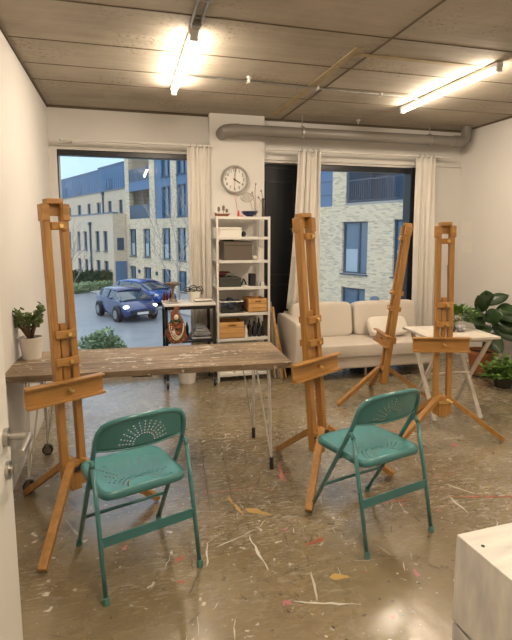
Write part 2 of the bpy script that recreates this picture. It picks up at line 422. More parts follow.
# ------------------------------------------------------------------ room shell
XL, XR, YB, ZC, YR = -.70, 4.172, 5.5, 2.845, -1.3
def slab(x0, x1, y0, y1, z0, z1): return MB().box(((x0+x1)/2, (y0+y1)/2, (z0+z1)/2), (x1-x0, y1-y0, z1-z0))
struct(slab(XL-.15, XR+.15, YR-.15, YB+.30, -.15, 0).build('floor', M['floor']))
struct(slab(XL-.15, XR+.15, YR-.15, YB+.30, ZC, ZC+.2).build('ceiling', M['ceil']))
struct(slab(XL-.15, XL, YR-.15, YB+.30, 0, ZC).build('wall_left', M['wall']))
struct(slab(XR, XR+.15, YR-.15, YB+.30, 0, ZC).build('wall_right', M['wall']))
struct(slab(XL, XR, YR-.15, YR, 0, ZC).build('wall_rear', M['wall']))
LW = (-.625, .80, .06, 2.42); RW = (1.55, 3.575, .0, 2.37)
struct(grid_wall(MB(), (XL, XR), (0, ZC), [LW, RW], YB, YB+.30).build('wall_back', M['wall']))
struct(slab(.935, 1.547, YB-.10, YB, 0, ZC).build('wall_column', M['wall']))
# pale lintel band above the windows
m = MB(); m.box((2.86, YB-.012, 2.42), (2.62, .024, .05)); struct(m.build('trim_1', M['wall']))
m = MB(); m.box((.08, YB-.012, 2.475), (1.5, .024, .05)); struct(m.build('trim_2', M['wall']))
# small nib beside the room's own doorway, which carries the open door
struct(slab(XL, -.37, .50, .62, 0, ZC).build('wall_nib', M['wall']))

def window(name, x0, x1, z0, z1, y, fr, fl, extra=()):
    w = thing(name, None, None); del w['label']; del w['category']; struct(w)
    g = MB()
    g.box(((x0+x1)/2, y, z1-fr/2), (x1-x0, .10, fr)); g.box(((x0+x1)/2, y, z0+fl/2), (x1-x0, .10, fl))
    for a in (x0-.02, x1+.02): g.box((a, y, (z0+z1)/2), (.04, .10, z1-z0))
    for (a, wd, dp) in extra: g.box((a, y-(dp-.1)/2, (z0+z1)/2), (wd, dp, z1-z0))
    g.build('window_frame', M['black_frame'], w, bevel=.004)
    MB().box(((x0+x1)/2, y+.02, (z0+z1)/2), (x1-x0-.08, .006, z1-z0-.1)).build('pane', M['glass'], w)
    return w
window('window_1', LW[0]+.0, LW[1], LW[2], LW[3], YB+.07, .055, .05)
window('window_2', 2.06, RW[1], RW[2], RW[3], YB+.07, .065, .05, extra=((RW[1]-.07, .14, .16),))
# near-black door beside the right window
d = thing('door_1', None, None); del d['label']; del d['category']; struct(d)
m = MB(); m.box((1.81, YB+.16, 1.16), (.50, .05, 2.32))
m.build('door_leaf', M['dark_door'], d, bevel=.004)
m = MB()
for zc, h in ((.55, .8), (1.62, 1.1)):
    for a in (-.17, .17): m.box((1.81+a, YB+.128, zc), (.02, .014, h))
    for b in (-h/2, h/2): m.box((1.81, YB+.128, zc+b), (.36, .014, .02))
m.build('moulding', M['black_frame'], d)
m = MB(); m.box((1.81, YB+.18, 2.345), (.52, .10, .05)); m.box((1.562, YB+.18, 1.17), (.024, .10, 2.34)); m.box((2.06, YB+.18, 1.17), (.04, .12, 2.34)); m.build('door_frame', M['black_frame'], d)
m = MB(); m.cyl((1.95, YB+.135, 1.62), (1.95, YB+.085, 1.62), .012); m.cyl((1.95, YB+.09, 1.62), (1.95, YB+.09, 1.55), .008); m.build('door_handle', M['chrome'], d, smooth=True)

# open door of the room, at the left of the view, with its lever handle
d = thing('door_2', None, None, loc=(-.335, .63, 0)); del d['label']; del d['category']; struct(d)
MB().box((-.02, .425, 1.03), (.044, .85, 2.04)).build('door_leaf', M['white_paint'], d, bevel=.002)
h = MB()
h.cyl((.002, .79, 1.0), (.014, .79, 1.0), .026, seg=24)
h.cyl((.012, .79, 1.0), (.066, .79, 1.0), .0095, seg=16); h.tube([(.060,.79,1.0), (.0665,.785,1.0), (.068,.775,1.0), (.068,.665,1.0)], .0095, 14)
smooth_angle(h.build('door_handle', M['chrome'], d))
h = MB(); h.cyl((.002, .79, .905), (.012, .79, .905), .025, seg=24); h.cyl((.012,.79,.905), (.020,.79,.905), .012, seg=16); h.box((.026,.79,.905), (.014,.006,.022))
smooth_angle(h.build('thumb_turn', M['chrome'], d))
h = MB(); h.box((-.02, .8505, .95), (.024, .003, .22)); h.build('latch_plate', M['chrome'], d)

# ceiling joints: shallow dark grooves and the ochre stripe
m = MB()
for y, wd in ((1.1,.007), (2.05,.007), (3.1,.010), (3.72,.006), (4.22,.005), (4.63,.005)):
    m.box(((XL+XR)/2, y, ZC-.002), (XR-XL, wd, .004))
m.box((1.765, 2.1, ZC-.003), (.015, 6.8, .005))
struct(m.build('trim_3', M['joint']))
m = MB(); m.box((1.635, 4.3, ZC-.004), (.06, 2.0, .006)); m.box((2.2, 3.42, ZC-.004), (1.1, .05, .006))
struct(m.build('trim_4', M['tape']))
m = MB(); m.box(((XL+XR)/2, YB-.012, ZC-.012), (XR-XL, .02, .02)); m.box((XL+.008, 2, ZC-.01), (.014, 7, .018)); m.box((XR-.008, 2, ZC-.01), (.014, 7, .018)); struct(m.build('trim_5', M['joint']))

# floor joints with red chalk line and pale scratches (thin paint marks lying on the floor)
def strokes(name, mt, segs, label=None):
    m = MB()
    for (x0,y0,x1,y1,w) in segs:
        a = Vector((x0,y0,0)); b = Vector((x1,y1,0)); dd = (b-a); L = dd.length; dd.normalize(); sd = Vector((-dd.y, dd.x, 0))
        n = max(4, int(L/.03)); rows = []
        for i in range(n+1):
            t = i/n; ww = w/2*(math.sin(PI*(t*.94+.03))**.5)*random.uniform(.35, 1.2); c = a.lerp(b, t) + sd*random.uniform(-.004, .004) + Vector((0,0,.0012))
            rows.append((m.bm.verts.new(c-sd*ww), m.bm.verts.new(c+sd*ww)))
        for A, B in zip(rows, rows[1:]): m.bm.faces.new((A[0], A[1], B[1], B[0]))
    o = m.build(name, mt); return struct(o)
M['p_white'] = mat('dried_white_paint', (.60,.57,.50), .5); M['p_red'] = mat('dried_red_paint', (.42,.10,.06), .5)
M['p_pink'] = mat('dried_pink_paint', (.55,.22,.18), .5); M['p_ochre'] = mat('dried_ochre_paint', (.50,.33,.10), .5); M['p_dark'] = mat('floor_crack', (.07,.055,.04), .8)

# ------------------------------------------------------------------ ceiling lights, conduits, pipe
def tube_light(x, y0, y1, label, group='ceiling strip lights'):
    t = thing('strip_light', label, 'light', (x, (y0+y1)/2, ZC), 0, group)
    L = y1-y0
    m = MB(); m.box((0, 0, -.025), (.062, L, .03)); m.build('housing', M['white_metal'], t, bevel=.004)
    m = MB(); m.cyl((0, -L/2+.02, -.056), (0, L/2-.02, -.056), .018, seg=20); smooth_angle(m.build('diffuser', M['tube'], t))
    for s in (-1, 1): MB().box((0, s*(L/2-.01), -.052), (.05, .022, .05)).build('end_cap', M['white_metal'], t, bevel=.004)
    for s in (-1, 1): MB().box((0, s*L*.3, -.005), (.03, .02, .01)).build('mounting_clip', M['galv'], t)
    for ang, e, ox in ((0, .52, 0.), (R(112), .19, -.03), (R(-112), .19, .03)):
        la = bpy.data.lights.new('strip_lamp', 'AREA'); la.shape = 'RECTANGLE'; la.size = .035; la.size_y = L-.1; la.energy = TUBE_W*e; la.color = TUBE_C
        lo = bpy.data.objects.new('strip_lamp', la); COL.objects.link(lo); lo.location = (x+ox, (y0+y1)/2, ZC-(.085 if ang == 0 else .062)); lo.rotation_euler = (0, ang, 0)
    return t
TUBE_W = 60.; TUBE_C = (1., .84, .65)
tube_light(.475, 3.27, 4.56, 'lit strip light on the concrete ceiling near the left window')
tube_light(2.775, 3.27, 4.62, 'lit strip light on the concrete ceiling near the right wall')
tube_light(.475, .2, 1.6, 'unseen strip light added for fill above the doorway side of the room')  # out-of-view tube added as fill for the near half of the room
tube_light(2.82, .2, 1.6, 'unseen strip light added for fill above the crate side of the room')  # second unseen fill tube, added beside the first

t = thing('cable_conduit', 'galvanised conduit on the ceiling feeding the left strip light', 'conduit', (.475, 2.4, ZC))
m = MB(); m.cyl((-.028, .80, -.012), (-.028, -.55, -.012), .010); m.cyl((.028, .80, -.012), (.028, -.55, -.012), .010); smooth_angle(m.build('pipe_run', M['galv'], t))
for y in (-.3, .1, .45): MB().box((0, y, -.012), (.09, .02, .026)).build('saddle_clip', M['galv'], t)
MB().box((0, .78, -.02), (.06, .06, .036)).build('junction_box', M['galv'], t, bevel=.004)
t = thing('cable_conduit', 'long thin conduit crossing the ceiling between the two strip lights', 'conduit', (1.68, 4.24, ZC))
m = MB(); m.cyl((-1.13, -.06, -.012), (1.20, .06, -.012), .009); smooth_angle(m.build('pipe_run', M['galv'], t))
for x in (-.62, .02, .66): MB().box((x, x*.05, -.012), (.018, .05, .026)).build('saddle_clip', M['white_metal'], t)
for x, y, l in ((1.05, 4.12, 'tiny white hook in the ceiling above the room centre'), (2.62, 5.28, 'small white ceiling sensor above the grey pipe')):
    m = MB(); m.lathe([(0,0), (.022,0), (.022,-.012), (.008,-.02), (.006,-.05), (0,-.05)], (x, y, ZC), 14); tag(smooth_angle(m.build('ceiling_sensor', M['white_metal'])), l, 'sensor')

t = thing('drain_pipe', 'thick grey pipe running below the ceiling above the dark door and right window', 'pipe', (2.5, 5.32, 2.66))
m = MB(); m.tube([(-1.44, .06, -.03), (-1.44, -.02, -.028), (-1.42, -.06, -.02), (-1.36, -.075, -.012), (-1.28, -.08, -.008)], .064, 20); smooth_angle(m.build('elbow', M['pipe'], t))
m = MB(); m.tube([(-1.30, -.08, -.008), (1.40, -.08, .0)], .058, 24); m.tube([(1.36,-.08,.0), (1.44,-.08,.0)], .068, 24); smooth_angle(m.build('pipe_run', M['pipe'], t))
m = MB(); m.tube([(1.42,-.08,.0), (1.48,-.078,.004), (1.525,-.074,.035), (1.535,-.07,.10), (1.535,-.07,.18)], .062, 20); smooth_angle(m.build('elbow', M['pipe'], t))
for x in (-.57, 1.02):
    m = MB(); m.cyl((x-.012, -.08, .0), (x+.012, -.08, .0), .068, seg=24); m.cyl((x, -.08, .06), (x, -.08, .183), .006); smooth_angle(m.build('pipe_bracket', M['galv'], t))

# ------------------------------------------------------------------ curtains
def curtain(xa, xb, za, zb, y, folds, label, flare=0., lean=0., zr=2.49):
    t = thing('curtain', label, 'curtain', ((xa+xb)/2, y, 0), 0, 'cream window curtains')
    m = MB(); nx = folds*10; nz = 16; g = []
    for i in range(nz+1):
        f = i/nz; z = za + (zb-za)*f; row = []
        w = (xb-xa)*(1+flare*(1-f)**1.6); sh = lean*(1-f)**1.5
        for j in range(nx+1):
            u = j/nx; a = u*folds*2*PI
            x = -w/2 + w*u + sh + .008*math.sin(a*.5+z*2)
            yy = (.020 + .012*(1-f))*math.sin(a + .5*math.sin(z*1.3)) + .012*math.sin(2.3*a+z)
            row.append(m.bm.verts.new((x, yy, z)))
        g.append(row)
    for i in range(nz):
        for j in range(nx): m.bm.faces.new((g[i][j], g[i][j+1], g[i+1][j+1], g[i+1][j]))
    m.build('cloth', M['curtain'], t, smooth=True, solid=.003)
    for k in range(folds):
        x = -(xb-xa)/2 + (xb-xa)*(k+.5)/folds
        m = MB(); pts = [(x, .02*math.cos(q), zr+.02*math.sin(q)) for q in [2*PI*i/14 for i in range(15)]]
        m.tube(pts, .0035, 6); m.build('curtain_ring', M['chrome'], t, smooth=True)
    return t
curtain(.69, .935, .03, 2.51, 5.36, 4, 'cream curtain drawn open between the left window and the white column')
curtain(1.93, 2.20, .70, 2.49, 5.33, 4, 'cream curtain hanging between the dark door and the right window', flare=.5, lean=-.07)
curtain(3.44, 3.70, .10, 2.49, 5.35, 4, 'cream curtain drawn open at the right side of the right window', flare=.12, lean=.03)
for xa, xb, lab in ((1.56, 3.86, 'white curtain rod above the dark door and the right window'), (-.55, .92, 'white curtain rod above the left window')):
    t = thing('curtain_rod', lab, 'rod', ((xa+xb)/2, 5.35, 2.49)); L = xb-xa
    m = MB(); m.cyl((-L/2, 0, 0), (L/2, 0, 0), .0125, seg=14); smooth_angle(m.build('pole', M['white_metal'], t))
    for s in (-1, 1):
        m = MB(); m.lathe([(0,-.02),(.016,-.012),(.02,0),(.016,.012),(0,.02)], (s*(L/2+.01), 0, 0), 14); m.build('finial', M['white_metal'], t, smooth=True)
        m = MB(); m.bar((s*(L/2-.08), 0, 0), (s*(L/2-.08), (.048 if (s < 0 and xa > 1) or (s > 0 and xb < 1) else .148), 0), .016, .016); m.build('rod_bracket', M['white_metal'], t)

# ------------------------------------------------------------------ wall clock and red cord
t = thing('wall_clock', 'round white wall clock with a grey rim on the white column', 'clock', (1.203, 5.398, 2.152), 0)
def yring(m, r0, r1, ya, yb, seg=40):
    prof = [(r0, ya), (r1, ya), (r1, yb), (r0, yb), (r0, ya)]; rings = []
    for r, y in prof: rings.append([m.bm.verts.new((r*math.cos(2*PI*k/seg), y, r*math.sin(2*PI*k/seg))) for k in range(seg)])
    for A, B in zip(rings, rings[1:]):
        for k in range(seg): m.bm.faces.new((A[k], A[(k+1)%seg], B[(k+1)%seg], B[k]))
m = MB(); yring(m, .132, .152, -.042, -.001); smooth_angle(m.build('rim', M['clock_rim'], t))
m = MB(); m.cyl((0, -.018, 0), (0, -.003, 0), .137, seg=40); m.build('dial', M['clock_face'], t)
for i in range(1, 13):
    a = PI/2 - i*PI/6
    cu = bpy.data.curves.new('numeral', 'FONT'); cu.body = str(i); cu.size = .046; cu.align_x = 'CENTER'; cu.align_y = 'CENTER'; cu.extrude = .0008
    to = bpy.data.objects.new('numeral_curve', cu); COL.objects.link(to)
    dg = bpy.context.evaluated_depsgraph_get(); me = bpy.data.meshes.new_from_object(to.evaluated_get(dg)); bpy.data.objects.remove(to)
    me.materials.clear(); me.materials.append(M['black'])
    no = bpy.data.objects.new('numeral', me); COL.objects.link(no); no.parent = t
    no.location = (.100*math.cos(a), -.0195, .100*math.sin(a)); no.rotation_euler = (PI/2, 0, 0)
def hand(ang, L, w, mt, y, back=.02, name='clock_hand'):
    a = PI/2-R(ang); d_ = Vector((math.cos(a), 0, math.sin(a)))
    m = MB(); m.bar(-d_*back+Vector((0,y,0)), d_*L+Vector((0,y,0)), w, .002, up=(0,1,0)); m.build(name, mt, t)
hand(122, .072, .010, M['black'], -.024); hand(2, .105, .007, M['black'], -.027); hand(184, .11, .003, M['red'], -.030, .04)
m = MB(); m.cyl((0,-.034,0), (0,-.018,0), .008, seg=12); m.build('hub_cap', M['black'], t)
m = MB(); m.tube([(-.03,-.021,.112), (-.012,-.021,.128), (.0,-.021,.112), (.012,-.021,.128), (.02,-.021,.105)], .0025, 6); m.build('ribbon', M['red'], t)
m = MB(); m.tube([(1.196, 5.352, 2.01), (1.190, 5.30, 1.95), (1.187, 5.20, 1.83), (1.185, 5.12, 1.762)], .0022, 6)
tag(m.build('hanging_string', M['red']), 'thin red cord hanging from the clock to the shelf top', 'string')

# ------------------------------------------------------------------ white shelving unit
SX0, SX1, SY0, SY1 = .925, 1.475, 4.965, 5.36
SZ = [1.735, 1.53, 1.288, 1.01, .735, .467, .085]
t = thing('shelving_unit', 'tall white open metal shelving unit in front of the white column', 'shelf', ((SX0+SX1)/2, (SY0+SY1)/2, 0))
hw, hd = (SX1-SX0)/2, (SY1-SY0)/2
for sx in (-1, 1):
    for sy in (-1, 1):
        m = MB(); m.box((sx*hw, sy*hd, .87), (.022, .022, 1.74)); m.build('post', M['white_metal'], t, bevel=.002)
for z in SZ:
    m = MB(); m.box((0, 0, z-.009), (2*hw-.02, 2*hd-.02, .018)); m.box((0, -hd+.004, z-.012), (2*hw-.01, .014, .03)); m.box((0, hd-.004, z-.012), (2*hw-.01, .014, .03)); m.build('shelf_board', M['white_metal'], t, bevel=.002)
m = MB(); m.bar((-hw, hd, .15), (hw, hd, .75), .012, .004); m.bar((hw, hd, .15), (-hw, hd, .75), .012, .004); m.build('cross_brace', M['white_metal'], t)

def crate(x, y, z, w, d, h, label, group='wooden crates on the shelving unit', lidded=False):
    t = thing('wooden_crate', label, 'crate', (x, y, z), 0, group); th = .012
    m = MB(); m.box((0, 0, th/2), (w, d, th)).build('bottom', M['pine'], t)
    for s in (-1, 1): MB().box((s*(w/2-th/2), 0, h/2), (th, d-2*th, h)).build('side_panel', M['pine'], t, bevel=.002)
    MB().box((0, d/2-th/2, h/2), (w, th, h)).build('back_panel', M['pine'], t, bevel=.002)
    m = MB(); hx = w*.17
    grid_wall(m, (-w/2, w/2), (0, h), [(-hx, hx, h*.74, h*.86)], -d/2, -d/2+th)
    for q in (.33, .66): pass
    m.build('front_panel', M['pine'], t)
    m = MB()
    for q in (.34, .67): m.box((0, -d/2-.0005, h*q), (w*.98, .002, .0025))
    m.build('board_groove', M['brown'], t)
    if lidded: MB().box((0, 0, h+.004), (w, d, .010)).build('lid', M['pine'], t, bevel=.002)
    return t
crate(1.073, 5.10, SZ[5], .265, .26, .175, 'larger pine crate with a hand slot on the lower shelf')
crate(1.355, 5.10, SZ[4], .20, .26, .145, 'smaller pine crate with a hand slot beside the clear bin')
# clear bin
t = thing('storage_bin', 'clear plastic bin full of dark blue cloth on the shelf', 'bin', (1.075, 5.10, SZ[4]))
m = MB(); w, d, h = .235, .27, .125
m.box((0,0,.003), (w*.9, d*.9, .004)); 
for s in (-1, 1): m.box((s*(w/2-.006), 0, h/2), (.004, d-.02, h)); m.box((0, s*(d/2-.01), h/2), (w-.014, .004, h))
m.build('bin_body', M['clear'], t)
m = MB()
for s in (-1, 1): m.box((s*(w/2), 0, h), (.012, d, .008)); m.box((0, s*(d/2-.004), h), (w, .012, .008))
m.build('rim', M['paper'], t)
m = MB()
for i in range(9): m.blob((random.uniform(-.07,.07), random.uniform(-.08,.08), random.uniform(.05,.135)), (.035,.04,.028), 2, .1)
tag(m.build('cloth_bundle', M['blue_cloth'], None, smooth=True, loc=(1.075, 5.10, SZ[4])), 'crumpled dark blue cloths heaped inside the clear plastic bin', 'cloth')
m = MB()
for i in range(3): m.blob((0, random.uniform(-.04,.04), .035+i*.035), (.017,.04,.026), 2, .12)
tag(m.build('cloth_bundle', M['maroon'], None, smooth=True, loc=(1.226, 5.08, SZ[4])), 'maroon cloth wedged between the clear bin and small crate', 'cloth')
# boxes
def simple_box(name, c, d, mt, label, cat='box', rz=0, lid=None):
    t = thing(name, label, cat, c, rz)
    MB().box((0,0,d[2]*.5*(.8 if lid else 1)), (d[0], d[1], d[2]*(.8 if lid else 1))).build('box_body', mt, t, bevel=.003)
    if lid: MB().box((0,0,d[2]*.9), (d[0]+.008, d[1]+.008, d[2]*.2)).build('lid', lid, t, bevel=.003)
    return t
simple_box('cardboard_box', (1.15, 5.12, SZ[2]), (.30, .27, .195), M['grey_box'], 'large taupe box with a lid on the third shelf', lid=M['grey_box'])
simple_box('shoe_box', (1.06, 5.10, SZ[1]), (.25, .22, .098), M['paper'], 'long white lidded box on the second shelf', lid=M['paper'])
simple_box('archive_box', (1.065, 5.10, SZ[3]), (.225, .25, .098), M['green_box'], 'flat dark olive box on the fourth shelf', lid=M['green_box'])
simple_box('speaker_box', (1.325, 5.10, SZ[3]), (.062, .09, .128), M['black_box'], 'small upright black box on the fourth shelf')
for x, w, h, l in ((1.02, .15, .07, 'low white carton on the bottom shelf, left of three'), (1.19, .16, .085, 'low white carton on the bottom shelf, middle of three'), (1.36, .15, .06, 'low white carton on the bottom shelf, right of three')):
    simple_box('carton', (x, 5.10, SZ[6]), (w, .2, h), M['paper'], l)
t = thing('canister', 'white lidded canister at the right end of the third shelf', 'canister', (1.405, 5.06, SZ[2]))
m = MB(); m.lathe([(0,0),(.034,0),(.036,.01),(.036,.10),(.033,.108),(0,.108)]); smooth_angle(m.build('jar_body', M['ceramic'], t)); m = MB(); m.lathe([(0,.108),(.036,.108),(.036,.125),(.03,.13),(0,.13)]); smooth_angle(m.build('lid', M['paper'], t))
m = MB(); m.blob((0,0,.02), (.05,.05,.022), 3, .12); tag(m.build('crumpled_paper', M['paper'], None, loc=(1.16,5.03,SZ[2]+.198)), 'crumpled white paper lying on the large taupe box', 'paper')
m = MB(); m.box((0,0,.01), (.12,.16,.014)); tag(m.build('notebook', M['black_box'], None, bevel=.002, loc=(1.05,5.1,SZ[2]+.196)), 'thin dark notebook lying on the taupe box', 'notebook')
m = MB(); m.lathe([(0,0),(.02,0),(.027,.03),(.02,.045),(.012,.06),(0,.06)]); tag(smooth_angle(m.build('ink_jar', M['black_box'], None, loc=(1.225,5.06,SZ[1]))), 'small dark jar right of the long white box', 'jar')
m = MB(); m.blob((0,0,.025), (.035,.04,.024), 3, .10); tag(m.build('paper_ball', M['paper'], None, smooth=True, loc=(1.335,5.06,SZ[2])), 'crumpled white tissue between the taupe box and canister', 'tissue')
# maroon bird-like cloth form, jar with brushes, small stand
m = MB(); m.blob((0,0,.03), (.055,.05,.03), 3, .06); m.blob((.045,0,.045), (.05,.035,.012), 2, .05); m.blob((-.02,0,.005), (.03,.03,.02), 2, .05)
tag(m.build('maroon_hat', M['maroon'], None, smooth=True, loc=(.995,5.10,SZ[3]+.103)), 'dark maroon crumpled hat on the flat olive box', 'hat')
m = MB(); m.blob((0,0,.018), (.05,.045,.018), 3, .14); tag(m.build('crumpled_foil', M['galv'], None, loc=(1.10,5.08,SZ[3]+.099)), 'crumpled silver foil on the flat olive box', 'foil')
t = thing('phone_stand', 'small black and white stand beside the upright black box', 'stand', (1.23, 5.08, SZ[3]))
MB().box((0,0,.005), (.06,.06,.01)).build('base', M['paper'], t); m = MB(); m.box((-.015,0,.045), (.006,.05,.075), (0,.3,0)); m.box((.015,0,.04), (.006,.05,.065), (0,-.35,0)); m.build('prong', M['black_box'], t)
for i, (x, w, h, mt, l) in enumerate(((1.385,.024,.03,'galv','little metal tin at the right of the fourth shelf'), (1.43,.02,.022,'paper','little white pot at the right end of the fourth shelf'))):
    m = MB(); m.lathe([(0,0),(w,0),(w,h*1.3),(w*.8,h*1.5),(0,h*1.5)]); tag(smooth_angle(m.build('small_pot', M[mt], None, loc=(x,5.05,SZ[3]))), l, 'pot')
# bottles on the lower shelf
def bottle(x, y, z, r, h, mt, capm, label, group=None, neck=.4):
    t = thing('bottle', label, 'bottle', (x, y, z), 0, group)
    m = MB(); m.lathe([(0,0),(r,0),(r,h*.58),(r*.9,h*.66),(r*neck,h*.78),(r*neck,h*.9),(0,h*.9)], seg=18); smooth_angle(m.build('bottle_body', mt, t))
    m = MB(); m.lathe([(0,h*.88),(r*neck*1.15,h*.88),(r*neck*1.15,h),(0,h)], seg=14); smooth_angle(m.build('cap', capm, t)); return t
b0 = bottle(1.235, 5.02, SZ[5], .020, .125, M['paper'], M['paper'], 'white squeeze bottle beside the larger pine crate')
proto = bottle(1.285, 5.03, SZ[5], .021, .13, M['dark_glass'], M['black'], 'dark bottle in the cluster right of the larger pine crate', 'dark bottles on the lower shelf')
for x, y, s in ((1.335,5.03,1.15),(1.385,5.02,.9),(1.43,5.05,1.2),(1.30,5.12,1.3),(1.355,5.13,1.1),(1.41,5.14,1.35)):
    q = dup(proto, (x, y, SZ[5])); q.scale = (1,1,s)
# things on the very top
t = thing('model_ship', 'small brown model ship on the shelving unit top', 'model', (1.0, 5.08, SZ[0]))
m = MB(); m.prism([(-.075,.012),(-.06,.0),(.055,.0),(.085,.04),(.06,.034),(-.05,.034),(-.08,.045)], 1, -.022, .022); m.build('hull', M['brown'], t, bevel=.004)
for x, h in ((-.035,.11),(.015,.125),(.05,.09)):
    m = MB(); m.cyl((x,0,.03),(x,0,h),.0025,seg=6); m.build('mast', M['brown'], t)
    m = MB(); m.box((x,0,h*.72),(.028,.004,h*.38)); m.build('sail', M['clear_dark'], t)
m = MB(); m.lathe([(0,0),(.016,0),(.011,.02),(.014,.035),(.008,.05),(.011,.06),(0,.072)], seg=14); m.box((.02,0,.008),(.05,.03,.015))
tag(smooth_angle(m.build('red_figurine', M['red'], None, loc=(1.165, 5.04, SZ[0]))), 'small red figurine between the model ship and blue bowl', 'figurine')
m = MB(); m.lathe([(0,0),(.035,0),(.035,.008),(.07,.03),(.09,.058),(.086,.06),(.064,.034),(.03,.014),(0,.012)], seg=30); tag(smooth_angle(m.build('bowl', M['navy'], None, loc=(1.285, 5.04, SZ[0]))), 'dark cobalt blue bowl on the shelving unit top', 'bowl')
t = thing('wire_sculpture', 'thin wire sculpture with a mesh disc on the shelf top', 'sculpture', (1.33, 5.22, SZ[0]))
m = MB(); m.lathe([(0,0),(.03,0),(.026,.012),(0,.014)], (.07,0,0), 16); m.build('base', M['wire'], t)
m = MB(); 
for dx, h, b in ((.03,.27,.02),(.07,.36,-.01),(.10,.22,.03),(.13,.29,.02)): m.tube([(.07,0,.01),(.07+(dx-.07)*.3,0,h*.4),(dx+b,.0,h*.75),(dx,0,h)], .0045, 6); m.blob((dx,0,h),(.012,.012,.014),1)
m.build('stem', M['wire'], t)
m = MB(); c = Vector((-.03,0,.215)); Tm = Euler((PI/2,0,0)).to_matrix()
pts = [c+Vector((.062*math.cos(a)*(1+.15*math.cos(2*a)), 0, .05*math.sin(a))) for a in [2*PI*i/16 for i in range(17)]]; m.tube(pts, .004, 6)
for k in range(-3, 4): m.tube([c+Vector((k*.015,0,-.042)), c+Vector((k*.015+.008,0,.042))], .0014, 4); m.tube([c+Vector((-.055,0,k*.011)), c+Vector((.055,0,k*.011))], .0014, 4)
m.tube([c+Vector((.04,0,-.04)), (.03,0,.1), (.07,0,.01)], .003, 6); m.build('mesh_disc', M['wire'], t)
m = MB(); m.lathe([(0,0),(.017,0),(.017,.20),(.0145,.20),(.0145,.006),(0,.006)], seg=18); tag(smooth_angle(m.build('glass_cylinder', M['clear_dark'], None, loc=(1.45, 5.10, SZ[0]))), 'tall narrow glass cylinder at the right of the shelf top', 'glass')
m = MB(); m.tube([(0,0,0),(-.015,-.004,-.015),(-.02,-.006,-.04),(0,-.006,-.055),(.018,-.006,-.04),(.012,-.004,-.015),(.03,-.004,-.04),(.045,-.004,-.02),(.01,0,0)], .003, 6)
tag(m.build('white_cord', M['paper'], None, smooth=True, loc=(1.18, 4.945, SZ[0]+.002)), 'loop of white cord hanging over the shelf top edge', 'cord')

# ------------------------------------------------------------------ boards leaning against the dark door
for i, (x, y, d_, h, a, mt, l) in enumerate(((1.548, 5.12, .30, .84, -4.2, 'canvas', 'tallest raw board leaning against the side of the shelving unit'), (1.585, 5.09, .28, .74, -5.5, 'canvas_grey', 'grey board leaning between the tallest and the shortest raw board'), (1.622, 5.06, .26, .60, -7.5, 'canvas', 'shortest raw board leaning next to the sofa arm'))):
    o = MB(); o.box((0, 0, h/2), (.012, d_, h)); o.box((.010, -d_/2+.01, h/2), (.014, .02, h)); o.box((.010, d_/2-.01, h/2), (.014, .02, h)); o.box((.010, 0, h-.01), (.014, d_-.04, .02)); o.box((.010, 0, .01), (.014, d_-.04, .02))
    q = o.build('leaning_board', M[mt], None, bevel=.001, loc=(x, y, .003)); q.rotation_euler = (0, R(a), 0); tag(q, l, 'board', 'boards leaning beside the shelving unit')
for i, (x, y, h, a) in enumerate(((1.665, 4.93, .55, -12), (1.60, 4.90, .80, -7))):
    o = MB(); o.box((0,0,h/2), (.016,.016,h)); q = o.build('wooden_batten', M['pine'], None, loc=(x, y, .003)); q.rotation_euler = (0, R(a), 0); tag(q, ('shorter thin pine batten leaning beside the sofa arm', 'longer thin pine batten leaning in front of the raw boards')[i], 'batten', 'pine battens')

# ------------------------------------------------------------------ black cart with white top
CX0, CX1, CY0, CY1, CZ = .375, .885, 4.87, 5.26, .862
t = thing('utility_cart', 'black metal rolling cart with a white top before the curtain', 'cart', ((CX0+CX1)/2, (CY0+CY1)/2, 0))
a, b = (CX1-CX0)/2, (CY1-CY0)/2
MB().box((0,0,CZ-.009), (2*a+.01, 2*b+.01, .018)).build('cart_top', M['white_paint'], t, bevel=.003)
m = MB()
for s in (-1, 1): m.box((0, s*(b-.012), CZ-.036), (2*a-.06, .024, .034)); m.box((s*(a-.012), 0, CZ-.036), (.024, 2*b-.0, .034))
m.build('top_frame', M['black'], t)
for sx in (-1, 1):
    for sy in (-1, 1):
        MB().box((sx*(a-.014), sy*(b-.014), (CZ-.02+.09)/2), (.028, .028, CZ-.11)).build('leg', M['black'], t)
        w = MB(); w.cyl((sx*(a-.014)-.01, sy*(b-.014), .031), (sx*(a-.014)+.01, sy*(b-.014), .031), .030, seg=20); smooth_angle(w.build('caster', M['rubber'], t))
        w = MB(); 
        for q in (-.014, .014): w.box((sx*(a-.014)+q, sy*(b-.014), .055), (.003, .026, .06))
        w.box((sx*(a-.014), sy*(b-.014), .086), (.034, .034, .008)); w.build('caster_fork', M['chrome'], t)
for z in (.475,):
    MB().box((0,0,z), (2*a-.03, 2*b-.03, .016)).build('cart_shelf', M['black'], t)
ctop = CZ
t = thing('cake_stand', 'brown stoneware footed dish standing on the cart', 'dish', (.475, 5.06, ctop+.012))
m = MB(); m.lathe([(0,0),(.046,0),(.038,.016),(.018,.04),(.013,.10),(.019,.145),(.033,.158),(.075,.168),(.090,.190),(.086,.192),(.065,.178),(0,.170)]); smooth_angle(m.build('pedestal_dish', M['stone'], t))
m = MB(); m.lathe([(0,0),(.05,0),(.095,.008),(.094,.012),(.05,.005),(0,.005)]); tag(smooth_angle(m.build('plate', M['ceramic'], None, loc=(.465,5.06,ctop+.001))), 'white plate under the brown footed dish on the cart', 'plate')
